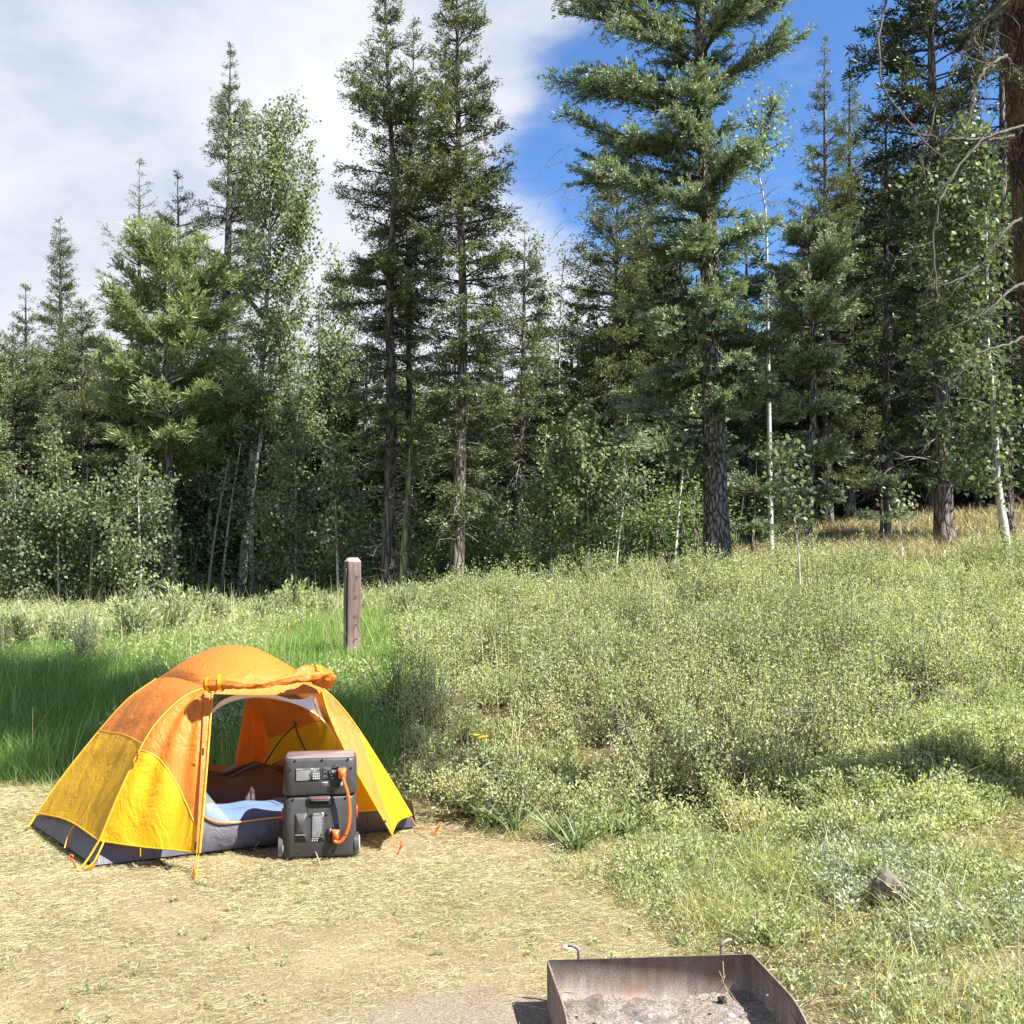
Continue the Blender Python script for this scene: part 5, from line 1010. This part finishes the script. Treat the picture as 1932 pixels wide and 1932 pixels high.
bars('panel_outline', fr, -.0022, M['stick'], so_)
hx = np.array([(-.020, .017), (.020, .017), (.021, .004), (.010, -.020), (-.010, -.020), (-.021, .004)])+np.array((px(910), zt(560)))
mb = MB(); addshell(mb, [np.stack([hx[:, 0], np.full(6, 0.), hx[:, 1]], -1), np.stack([hx[:, 0], np.full(6, -.007), hx[:, 1]], -1)]); soc = mb.build('socket', M['black'], so_)
for (a, b) in ((888, 552), (932, 552), (910, 590)): disc(px(a), zt(b), .0028, -.006, .0022, M['stick'], soc, 'pin')
for b in (537, 590): disc(px(822), zt(b), .0062, 0, .0045, M['casedark'], so_, 'button'); 
for b in (540, 597): disc(px(822), zt(b), .0022, -.003, .0024, M['gauze'], so_, 'button_mark')
st_ = plate('grey_sticker', px(775), px(1062), zt(735), zt(672), .002, .0028, M['stick'], b2, .006)
bars('fine_print', [(px(795), px(1040), zt(b+3), zt(b)) for b in (690, 702, 714)], -.0011, M['labelp'], st_)
cap = plate('cap_with_shadow', px(895), px(1035), zt(735), zt(615), .0, .012, M['black'], b2, .012);  # black plate merges the hanging cover with the plug's cast shadow
MB().add(*tube(smooth_path([(px(930), -.004, zt(470)), (px(955), -.012, zt(462)), (px(1000), -.006, zt(478)), (px(1010), -.004, zt(520))], 12), .004, 6)).build('cap_strap', M['black'], b2, True)
# lower unit details
for (a, b) in ((412, 890), (640, 1108), (855, 1103), (1105, 890), (497, 1590), (940, 1585)): disc(px(a), zb(b), .0065, .002, .0030, M['hole'], b1)  # holes again as black discs, their shade put into the colour
hr = plate('handle_recess', px(585), px(940), zb(1000), zb(858), .002, .0032, M['casedark'], b1, .02)
plate('handle_surround', px(597), px(928), zb(990), zb(868), .0, .0036, M['case'], hr, .018); sl_ = plate('slot_shade', px(620), px(903), zb(965), zb(884), .0, .0062, M['hole'], hr, .012)  # slot is a black plate, its inner shade put into the colour
plate('grip', px(640), px(890), zb(925), zb(905), -.004, .010, M['casedark'], sl_, .004); bars('red_line', [(px(650), px(880), zb(893), zb(887))], -.0066, M['red'], sl_)
for (x0, x1, y0, y1, nm) in ((440, 600, 1075, 1450, 'moulded_panel'), (655, 828, 1078, 1455, 'label_plate')):
    q = plate(nm, px(x0), px(x1), zb(y1), zb(y0), .002, .0030, M['case'] if nm == 'moulded_panel' else M['labelp'], b1, .008)
bars('fine_print', [(px(668), px(random.uniform(770, 815)), zb(b+4), zb(b)) for b in range(1125, 1400, 12)]+[(px(665), px(755), zb(1418), zb(1410))]+[(px(a), px(a+16), zb(1446), zb(1430)) for a in (665, 695, 725)], -.0014, M['ink'], q)
text('Jackery', px(690), zb(1095), .010, -.0016, M['ink'], q, bold=.0003); disc(px(802), zb(1085), .0048, 0, .0022, M['gauze'], q, 'badge')
bars('small_print', [(px(445), px(572), zb(1360), zb(1354))], -.0016, M['ink'], b1)
rs = plate('socket_recess', px(925), px(1045), zb(1445), zb(1245), .002, .0032, M['casedark'], b1, .012)
plate('cap_with_shadow', px(868), px(930), zb(1478), zb(1275), .0, .014, M['black'], rs, .012)  # dark plate covers both the cap and the shadow beside the lower plug
mv = []
for (x0, y0, x1, y1) in ((600, 1000, 620, 1060), (920, 1000, 880, 1060)): mv.append(tube(smooth_path([(px(x0), -.001, zb(y0)), (px((x0+x1)/2), -.001, zb((y0+y1)/2-12)), (px(x1), -.001, zb(y1))], 8), .0016, 4))
mb = MB()
for V_, F_ in mv: mb.add(V_, F_)
mb.build('moulding_line', M['casedark'], b1)
for sgn in (-1, 1):
    wx = sgn*.2185; a = np.linspace(0, 2*math.pi, 41)[:-1]; Rr = .056; prof = ((-.017, .80), (-.015, .94), (-.008, 1), (.008, 1), (.015, .94), (.017, .80))
    rings = [np.stack([np.full(40, wx+o_), .075+Rr*k_*np.cos(a), .050+Rr*k_*np.sin(a)], -1) for o_, k_ in prof]
    wh = empty('wheel', (0, 0, 0)); bpy.data.objects.remove(wh)
    mb = MB(); addshell(mb, rings, capfirst=False, caplast=False); ty = mb.build('wheel', M['tyre'], b1, True)
    mb = MB(); addshell(mb, [np.stack([np.full(40, wx+o_), .075+Rr*.8*np.cos(a), .050+Rr*.8*np.sin(a)], -1) for o_ in (-.014, .014)]); mb.build('hub', M['casedark'], ty, True)
    mb = MB(); aa = np.linspace(R(20), R(200), 14); rr_ = [np.stack([np.full(14, wx+o_), .075+Rr*1.22*np.cos(aa), .052+Rr*1.22*np.sin(aa)], -1) for o_ in (-.016, .010)]
    i = np.arange(13); Vg = np.concatenate(rr_); mb.add(Vg, np.stack([i, i+1, i+15, i+14], -1)); mb.build('mudguard', M['case'], b1, True)
plate('side_handle', -.220, -.212, .20, .27, .09, .02, M['red'], b1, .003); plate('side_handle', .212, .220, .20, .27, .09, .02, M['red'], b1, .003)
# cable with two plugs
cb = empty('power_cable', (BX[0], BX[1], BX[2]), -az_b); tag(cb, 'thick orange cable looping between the power station and the battery pack', 'cable')
path = [(px(1058), -.045, HB+zt(590)), (px(1085), -.052, HB+zt(680)), (px(1125), -.055, HB+zt(800)), (px(1150), -.055, zb(950)), (px(1155), -.055, zb(1090)), (px(1145), -.055, zb(1230)), (px(1105), -.052, zb(1360)), (px(1045), -.048, zb(1440)), (px(985), -.045, zb(1448)), (px(958), -.042, zb(1420))]
MB().add(*tube(smooth_path(path, 60), .0095, 12)).build('cord', M['plug'], cb, True)
for (x0, x1, z0, z1) in ((px(1003), px(1098), HB+zt(625), HB+zt(505)), (px(935), px(1020), zb(1425), zb(1305))):
    p1 = plate('plug', x0, x1, z0, z1, .0, .045, M['plug'], cb, .012); plate('plug_cap', x0+.008, x1-.008, z0+.012, z1-.006, -.044, .010, M['plug'], p1, .008)
    plate('plug_collar', x0-.004, x1+.004, z1-.010, z1+.002, -.006, .022, M['plug'], p1, .003)

# ---------------------------------------------------------------- fire pit
def steel():
    m, t, p = mat('weathered_steel'); tcn = t.new('ShaderNodeTexCoord'); mpn = t.new('ShaderNodeMapping'); t.l.new(tcn.outputs['Object'], mpn.inputs[0]); mpn.inputs['Scale'].default_value = (1, 1, .25)
    a = t.noise(mpn.outputs[0], 26, 7, .7); b_ = t.noise(tcn.outputs['Object'], 5, 5); s_ = t.noise(tcn.outputs['Object'], 160, 3, .7)
    c = t.ramp(t.math('ADD', t.math('MULTIPLY', a, .45), t.math('MULTIPLY', s_, .55)), [(.35, (.09, .072, .062)), (.5, (.20, .165, .145)), (.68, (.36, .31, .275))])
    c = t.mix(t.ramp(b_, [(.5, (0, 0, 0)), (.75, (.7, .7, .7))]), c, (.17, .09, .055, 1))
    t.set(p.inputs['Base Color'], c); p.inputs['Roughness'].default_value = .62; p.inputs['Metallic'].default_value = .35
    b = t.new('ShaderNodeBump'); b.inputs['Strength'].default_value = .35; b.inputs['Distance'].default_value = .003; t.set(b.inputs['Height'], s_); t.l.new(b.outputs[0], p.inputs['Normal']); return m
M['steel'] = steel()
pA, pB = U(1035, 1813, 3.93), U(1418, 1800, 4.00); ZT = float(pA[2]+pB[2])/2; pang = math.atan2(pB[1]-pA[1], pB[0]-pA[0]); PW = float(np.linalg.norm((pB-pA)[:2]))
pit = empty('fire_pit', (pA[0], pA[1], 0), pang); tag(pit, 'square rusty steel fire pit cut off by the bottom edge', 'fire pit')
def slab(name, outline, axis, off, th, m, par):
    """outline [(a,z)] extruded along axis; a is the other horizontal axis"""
    O = np.array(outline); rings = []
    for k, q in ((off, 0), (off+th, 0)):
        rings.append(np.stack([O[:, 0], np.full(len(O), k), O[:, 1]], -1) if axis == 'y' else np.stack([np.full(len(O), k), O[:, 0], O[:, 1]], -1))
    mb = MB(); addshell(mb, rings); return mb.build(name, m, par)
DP = .82
slab('back_wall', [(0, 0), (PW, 0), (PW, ZT), (0, ZT)], 'y', 0, .006, M['steel'], pit)
sideo = [(-.001, 0), (-.001, ZT)]+[(-t, ZT-(.0 if t < .38 else (t-.38)**2*1.2)) for t in np.linspace(.05, DP-.08, 14)]+[(-DP, ZT-.13), (-DP, 0)]
slab('side_wall', sideo, 'x', -.0061, .006, M['steel'], pit); slab('side_wall', sideo, 'x', PW+.0001, .006, M['steel'], pit)
slab('front_lip', [(0, 0), (PW, 0), (PW, .05), (0, .05)], 'y', -DP-.006, .006, M['steel'], pit)
def hook(x, s):
    P = smooth_path([(x, .016, ZT-.10), (x, .016, ZT+.012), (x-s*.004, .018, ZT+.034), (x-s*.022, .022, ZT+.044), (x-s*.042, .026, ZT+.046)], 20); MB().add(*tube(P, .0075, 8)).build('hook', M['steel'], pit, True)
hook(.117, 1); hook(PW-.112, -1)
def ash():
    nx, ny = 110, 110; X, Y = np.meshgrid(np.linspace(.002, PW-.002, nx), np.linspace(-DP+.002, -.002, ny)); Z = .030+.012*vnoise(X, Y, .12, 81)+.006*vnoise(X, Y, .04, 82)+.004*vnoise(X, Y, .015, 83)-.012*np.exp(-(((X-.42)/.25)**2+((Y+.4)/.22)**2))
    i = np.arange(ny-1)[:, None]*nx+np.arange(nx-1)[None]; F = np.stack([i, i+1, i+nx+1, i+nx], -1).reshape(-1, 4)
    m, t, p = mat('ash'); tcn = t.new('ShaderNodeTexCoord'); a = t.noise(tcn.outputs['Object'], 110, 5, .75); b_ = t.noise(tcn.outputs['Object'], 9, 4)
    c = t.ramp(a, [(.35, (.08, .068, .058)), (.5, (.20, .165, .14)), (.65, (.42, .36, .31))]); c = t.mix(t.ramp(b_, [(.5, (0, 0, 0)), (.68, (.8, .8, .8))]), c, (.07, .062, .056, 1)); t.set(p.inputs['Base Color'], c); p.inputs['Roughness'].default_value = 1
    b = t.new('ShaderNodeBump'); b.inputs['Strength'].default_value = 1; b.inputs['Distance'].default_value = .008; t.set(b.inputs['Height'], a); t.l.new(b.outputs[0], p.inputs['Normal'])
    o = MB().add(np.stack([X, Y, Z], -1).reshape(-1, 3), F).build('ash_bed', m, smooth=True); o.location = pit.location; o.rotation_euler = pit.rotation_euler; tag(o, 'grey ash and gravel filling the fire pit', 'ash', kind='stuff')
ash()
ca, sa = math.cos(pang), math.sin(pang)
def p2w(x, y, z): return (pA[0]+ca*x-sa*y, pA[1]+sa*x+ca*y, z-.135)
def rockmesh(r, seed, flat=.7, sub_=2, amp=.28):
    bm = bmesh.new(); bmesh.ops.create_icosphere(bm, subdivisions=sub_, radius=1)
    for v in bm.verts:
        k = 1+amp*mnoise.noise(v.co*1.4+Vector((seed*3.1, seed, 0)))+amp*.5*mnoise.noise(v.co*3.3+Vector((seed, 0, 0))); v.co = Vector((v.co.x*k*r, v.co.y*k*r*.85, v.co.z*k*r*flat))
    me = bpy.data.meshes.new('stone'); bm.to_mesh(me); bm.free(); return me
M['coal'] = simple('black_charcoal', (.012, .012, .013), .45, bump=.8, bs=50); M['ashlump'] = simple('white_ash_lump', (.42, .43, .46), .9, bump=.6, bs=40, vary=.5)
M['stone'] = simple('grey_brown_stone', (.12, .105, .08), .85, bump=.7, bs=30, vary=.4); M['pebble'] = simple('pale_pebble', (.32, .28, .25), .85, bump=.3, bs=60, vary=.3)
def stone(name, loc, r, seed, m, label, cat, group=None, flat=.7, rz=0.0, amp=.28):
    o = bpy.data.objects.new(name, rockmesh(r, seed, flat, 3 if r > .03 else 2, amp)); C.objects.link(o); o.data.materials.append(m); o.location = loc; o.rotation_euler = (random.uniform(-.2, .2), random.uniform(-.2, .2), rz)
    tag(o, label, cat, group); return o
stone('charcoal_lump', p2w(.63, -.09, .175), .020, 1, M['coal'], 'square black charcoal lump at the corner of the pit shadow', 'charcoal', amp=.45)
stone('ash_lump', p2w(.46, -.30, .165), .022, 2, M['ashlump'], 'bright white ash lump in the middle of the pit', 'ash lump', amp=.5)
stone('ash_lump', p2w(.28, -.27, .168), .018, 3, M['ashlump'], 'grey white ash lump left of the middle of the pit', 'ash lump', amp=.5)
stone('charcoal_lump', p2w(.025, -.16, .18), .017, 4, M['coal'], 'black charcoal lump against the left wall of the pit', 'charcoal', amp=.45)
stone('ash_lump', p2w(.62, -.22, .172), .014, 5, M['ashlump'], 'small bluish ash lump beside the shadow of the pit wall', 'ash lump')
for i in range(34):
    x_, y_ = random.uniform(.05, PW-.05), random.uniform(-.55, -.16); q = random.random() < .6
    stone('charcoal_bit' if q else 'pit_pebble', p2w(x_, y_, .163), random.uniform(.005, .013), 20+i, M['coal'] if q else M['pebble'], 'small black charcoal bit scattered on the ash of the fire pit' if q else 'small pale pebble scattered on the ash of the fire pit', 'charcoal' if q else 'pebble', 'charcoal bits in the ash' if q else 'pebbles in the ash', amp=.4)
# dry stalks growing in the pit
mb = MB()
for k in range(5):
    P = smooth_path([p2w(.60+.02*k, -.06-.03*k, .17), p2w(.63, -.10, .24), p2w(.615+.03*random.random(), -.05-.05*random.random(), .30-.02*k)], 10); mb.add(*tube(P, .0013, 4))
tag(mb.build('dry_stalk', M['straw']), 'thin dry stalks leaning in the right corner of the fire pit', 'dry stalk')
mb = MB()
for k in range(4):
    P = smooth_path([p2w(.02+.012*k, -.10-.02*k, .17), p2w(.03, -.06, .21), p2w(.05+.03*k, -.05, .235-.015*k)], 10); mb.add(*tube(P, .0014, 4))
tag(mb.build('dry_stalk', M['straw']), 'bent dry stalks at the left wall of the fire pit', 'dry stalk')

# ---------------------------------------------------------------- stones, litter and single plants
stone('rock', tuple(gpt(1680, 1712)+np.array((0, 0, .06))), .085, 11, M['stone'], 'grey rock half buried among the silvery plants on the right', 'rock', flat=.95, amp=.5)
stone('rock', tuple(gpt(1075, 1790)), .040, 12, M['pebble'], 'flat pale stone in the grass behind the left hook of the pit', 'rock', flat=.4)
stone('rock', tuple(gpt(1720, 1930)+np.array((.1, 0, 0))), .030, 13, M['pebble'], 'pale stone near the bottom edge right of the pit', 'rock', flat=.4)
stone('bark_chip', tuple(gpt(1588, 1866)), .026, 14, simple('red_brown_bark', (.30, .085, .03), .8, vary=.3), 'small reddish bark chip in the grass right of the pit', 'bark chip', flat=.4)
stone('pine_cone', tuple(gpt(536, 1633)), .028, 15, M['twig'], 'brown cone lying beside the left wheel of the battery pack', 'pine cone', flat=.55, amp=.5)
def stick(pts, r, label, m='twig', name='stick'):
    o = MB().add(*tube(smooth_path(pts, 14), np.linspace(r, r*.5, 14), 6)).build(name, M[m], smooth=True); tag(o, label, 'stick'); return o
a_, b_ = gpt(1712, 1862), gpt(1768, 1846); stick([a_+(0, 0, .015), (a_+b_)/2+(0, 0, .02), b_+(0, 0, .014)], .012, 'pale broken stick lying at the lower right', 'straw')
a_, b_ = gpt(1600, 1862), gpt(1650, 1866); stick([a_+(0, 0, .01), (a_+b_)/2+(0, 0, .012), b_+(0, 0, .01)], .004, 'thin dark twig beside the red bark chip', 'twigdark')
a_, b_ = gpt(420, 1850), gpt(440, 1842)
stick([gpt(282, 1622)+(0, 0, .02), gpt(305, 1632)+(0, 0, .014), gpt(322, 1648)+(0, 0, .006)], .009, 'short dark twig on the straw in front of the left tent panel', 'twigdark')
stick([gpt(586, 1618)+(0, 0, .05), gpt(596, 1626)+(0, 0, .045), gpt(604, 1636)+(0, 0, .01)], .006, 'pale bent twig leaning at the foot of the battery pack', 'straw')
def deadtwig(X, Y, d, s, label):
    c = U(X, Y, d); mb = MB()
    for k in range(9):
        v = nrm(np.array((random.uniform(-1, .6), random.uniform(-.6, .2), random.uniform(-.5, .7)))); L_ = s*random.uniform(.4, 1); P = smooth_path([c, c+v*L_*.5+rng.normal(0, .03, 3)*s, c+v*L_], 8); mb.add(*tube(P, np.linspace(.005, .002, 8), 4))
        for q in range(4): w_ = P[random.randint(2, 7)]; v2 = nrm(v+rng.normal(0, .7, 3)); mb.add(*tube(np.array([w_, w_+v2*L_*.2, w_+v2*L_*.35]), [.003, .002, .001], 3))
    P = smooth_path([c, c+np.array((.1, .1, -.2)), np.array((c[0]+.2, c[1]+.15, float(G(c[0]+.2, c[1]+.15))-.02))], 8); mb.add(*tube(P, np.linspace(.007, .009, 8), 5))
    tag(mb.build('dead_shrub', M['twig'], smooth=True), label, 'dead shrub')
deadtwig(1545, 1345, 7.6, .42, 'bare grey dead branches in the middle of the shrub slope')
deadtwig(1690, 1370, 7.3, .35, 'bare grey twigs sticking out of the shrubs toward the right')
deadtwig(1400, 1440, 6.9, .34, 'bare grey branch tangle at the foot of the shrub slope')
deadtwig(1830, 1330, 8.0, .40, 'bare twigs at the shrub edge near the right side of the photo')
deadtwig(1180, 1372, 7.6, .22, 'small bare twigs low in the shrubs right of the yellow flower')
def bigplant(X, d, H, nl, size, m, label, cat='plant', flower=False, name='wild_plant', up=.9):
    b = UG(X, d) if np.ndim(X) == 0 else X; e = empty(name, tuple(b)); tag(e, label, cat); mb = MB(); P = smooth_path([(0, 0, -.01), (.01, 0, H*.5), (.03, 0, H)], 10); MB().add(*tube(P, np.linspace(.005, .003, 10), 5)).build('stem', M['forb'], e, True)
    a = np.arange(nl)*2.4; t = np.linspace(.02, .92 if not flower else .85, nl); Pp = np.stack([np.interp(t, np.linspace(0, 1, 10), P[:, j]) for j in range(3)], -1)
    D = nrm(np.stack([np.cos(a), np.sin(a), np.full(nl, up)*rng.uniform(.6, 1.3, nl)], -1)); L_ = size*(1.15-.75*t)*rng.uniform(.8, 1.2, nl); bd = np.stack([np.cos(a)*.4, np.sin(a)*.4, np.full(nl, -.45)], -1)
    s = np.linspace(0, 1, 6); path = Pp[:, None]+D[:, None]*(L_[:, None]*s)[..., None]+bd[:, None]*(L_[:, None]*s**2)[..., None]; wd = (L_*.22)[:, None]*np.sin(np.pi*(.12+.86*s))[None]; sd = nrm(np.cross(D, np.array((0, 0, 1.))))
    V, F = ribbons(path, wd, sd); mb.add(V, F, 0, np.repeat(rng.uniform(.2, 1, nl), 5)); mb.build('leaves', M[m], e, True)
    if flower:
        fb = MB()
        for k in range(4):
            c = P[-1]+np.array((random.uniform(-.05, .05), random.uniform(-.03, .03), random.uniform(0, .03))); n = 16; a = np.arange(n)*6.283/n; D = np.stack([np.cos(a), np.sin(a), np.full(n, .25)], -1); V, F = diamonds(np.repeat(c[None], n, 0), nrm(D), np.stack([-np.sin(a), np.cos(a), 0*a], -1), np.full(n, .030), np.full(n, .010)); fb.add(V, F, 0, rng.uniform(0, 1, n))
        fb.build('flower', M['yellow'], e)
bigplant(905, 6.9, .52, 22, .20, 'silver', 'tall grey green plant topped with a yellow flower beside the tent', 'flowering plant', True, 'flowering_plant')
bigplant(1112, 7.0, .42, 10, .09, 'silver', 'thin silvery stalk with a tiny yellow bud in front of the shrubs', 'flowering plant', False, 'flowering_plant')
for (X, d, lb) in ((930, 6.75, 'long leaved green plant nearest the right corner of the tent'), (965, 6.65, 'long leaved plant second to the right of the tent corner'), (1050, 6.45, 'arching leafy plant in the middle of the pad edge'), (1085, 6.2, 'low plant with pale arching leaves nearest the straw'), (1140, 6.7, 'leafy green plant at the foot of the shrubs'), (1180, 6.5, 'long leaved plant rightmost of the row at the shrub foot')):
    b = UG(X, d); e = empty('wild_plant', tuple(b)); tag(e, lb, 'plant', 'long leaved plants along the edge of the campsite'); n = 46; a = rng.uniform(0, 6.28, n); le = rng.uniform(.15, .8, n)
    D = nrm(np.stack([np.cos(a)*le, np.sin(a)*le, np.ones(n)], -1)); V, F = blades(rng.normal(0, .03, (n, 3))*np.array((1, 1, 0)), D, rng.uniform(.14, .30, n), np.stack([np.cos(a), np.sin(a), -.5*np.ones(n)], -1)*rng.uniform(.1, .6, n)[:, None], rng.uniform(.010, .018, n), 5); MB().add(V, F, 0, np.repeat(rng.uniform(0, 1, n), 5)).build('leaves', M['broad'], e)
for (X, Y, lb) in ((1760, 1640, 'bright green leafy weed right of the rock'), (1752, 1735, 'yellow green weed below the rock'), (1560, 1535, 'bright green weed high on the bank'), (1580, 1640, 'yellow green weed left of the silvery patch'), (1700, 1470, 'bright weed at the shrub foot toward the right'), (1850, 1640, 'green weed near the right edge'), (410, 1598, '')):
    if not lb: continue
    g = gpt(X, Y); bigplant(g, g[1], .10, 16, .09, 'broad', lb, 'weed', False, 'weed', .6)
g = gpt(478, 1612); bigplant(g, g[1], .07, 9, .035, 'forb', 'tiny pale weed in the shade in front of the tent sill', 'weed', False, 'weed', .5)
# bushes standing out at the back of the meadow
def bush_mesh(H, W_, nl, size, asp, m, upw=.9):
    S = 46; a = rng.uniform(0, 6.28, S); q = rng.uniform(0, 1, S)**.7; out = np.stack([np.cos(a)*q*W_, np.sin(a)*q*W_, H*(1-.35*q*q)*rng.uniform(.7, 1.1, S)], -1); mb = MB(); s = np.linspace(0, 1, 4)
    mb.add(*tubes(out[:, None]*s[None, :, None], np.full((S, 1), .006)*(1-.6*s)[None], 3)); st = mb.mesh('stems', [M['twig']]); li = np.repeat(np.arange(S), nl); k = len(li); t = .2+.8*rng.uniform(0, 1, k)
    P = out[li]*t[:, None]+rng.normal(0, .015, (k, 3)); D = nrm(nrm(out)[li]*upw+rdir(k)*.8); s_ = size*rng.uniform(.7, 1.3, k); V, F = diamonds(P, D, nrm(np.cross(D, rdir(k))), s_, s_*asp); return st, MB().add(V, F, 0, np.clip(.2+.5*t+.3*rng.uniform(-1, 1, k), 0, 1)).mesh('foliage', [M[m]])
def bush(name, ms, loc, label, cat, group=None, s=1.0):
    e = empty(name, loc, random.uniform(0, 6)); e.scale = (s, s, s); tag(e, label, cat, group)
    for nm, me in zip(('stems', 'foliage'), ms): o = bpy.data.objects.new(nm, me); C.objects.link(o); o.parent = e
bm1 = bush_mesh(.85, .42, 46, .075, .26, 'shrub'); bm2 = bush_mesh(.8, .45, 46, .085, .24, 'forb')
for (X, d, s, lb) in ((35, 12.5, .85, 'yellow green bush at the left edge of the meadow'), (120, 12.5, .7, 'yellow green bush second from the left edge of the meadow'), (250, 12.8, .9, 'leafy bush left of the pine trunk foot'), (330, 13.5, .95, 'leafy bush at the foot of the pine trunk'),
                      (405, 14.5, .8, 'rounded bush under the leaning grey trunk'), (500, 15, .75, 'bush at the foot of the white aspen'), (560, 15.2, .95, 'tall bright bush between the white aspen and the wooden post'), (610, 15.5, .7, 'bush just left of the wooden post'), (760, 14.0, .8, 'bush just right of the wooden post')):
    b = UG(X, d); bush('bush', bm1 if s > .9 else bm2, tuple(b), lb, 'bush', 'bushes at the back of the meadow', s)
bush('bush', bush_mesh(.7, .25, 26, .05, .2, 'forb'), tuple(UG(160, 11.6)), 'grey wispy bush standing alone in the meadow left of the tent', 'bush')

# ---------------------------------------------------------------- wooden post
def post():
    d = 11.6; c = UG(663, d); c[2] = float(G(c[0], d)); top = U(663, 1053, d)[2]-c[2]; wd = .155; e = empty('wooden_post', tuple(c), R(28)); tag(e, 'thick brown wooden post with carved marks standing in the meadow', 'post')
    m, t, p = mat('brown_painted_wood'); tcn = t.new('ShaderNodeTexCoord'); mpn = t.new('ShaderNodeMapping'); t.l.new(tcn.outputs['Object'], mpn.inputs[0]); mpn.inputs['Scale'].default_value = (1, 1, .08)
    nz = t.noise(mpn.outputs[0], 34, 7, .65); c_ = t.ramp(nz, [(.3, (.060, .036, .030)), (.55, (.130, .082, .070)), (.8, (.22, .16, .14))]); t.set(p.inputs['Base Color'], c_); p.inputs['Roughness'].default_value = .8
    b = t.new('ShaderNodeBump'); b.inputs['Strength'].default_value = .6; b.inputs['Distance'].default_value = .01; t.set(b.inputs['Height'], nz); t.l.new(b.outputs[0], p.inputs['Normal'])
    h = wd/2; rings = []
    for z, i_ in ((-.3, 0), (top*.3, .001), (top*.6, -.001), (top*.86, 0), (top-.045, .002), (top, .030)):
        o = rprism(2*(h-i_), 2*(h-i_), .012, 3); rings.append(np.stack([o[:, 0], o[:, 1], np.full(len(o), z)], -1))
    mb = MB(); addshell(mb, rings, caplast=False); sh = mb.build('post_body', m, e)
    o = rprism(2*(h-.030), 2*(h-.030), .012, 3); o2 = rprism(2*(h-.001), 2*(h-.001), .012, 3)
    mb = MB(); addshell(mb, [np.stack([o2[:, 0], o2[:, 1], np.full(len(o2), top-.040)], -1), np.stack([o[:, 0]*1.02, o[:, 1]*1.02, np.full(len(o), top+.003)], -1)], capfirst=False); mb.build('cut_top', simple('weathered_grey_wood', (.36, .32, .28), .9, vary=.4, bs=80, bump=.4), e)
    # carved characters down the right-hand face (local -y face turned to the camera's right)
    for s_, f, sc in (('/', .93, .07), ('Y', .80, .09), ('a', .62, .10), ('u', .44, .09), ('r', .34, .10), ('r', .20, .10)):
        text(s_, -.018, top*f-.03, sc, -h-.0015, M['hole'], e, 'carved_letter', .35)
    slab('side_board', [(-.05, .05), (.02, .05), (.02, top*.9), (-.05, top*.9)], 'x', -h-.014, .012, simple('grey_board', (.20, .165, .13), .9, vary=.3), e)
post()
print('objects', len(bpy.data.objects))
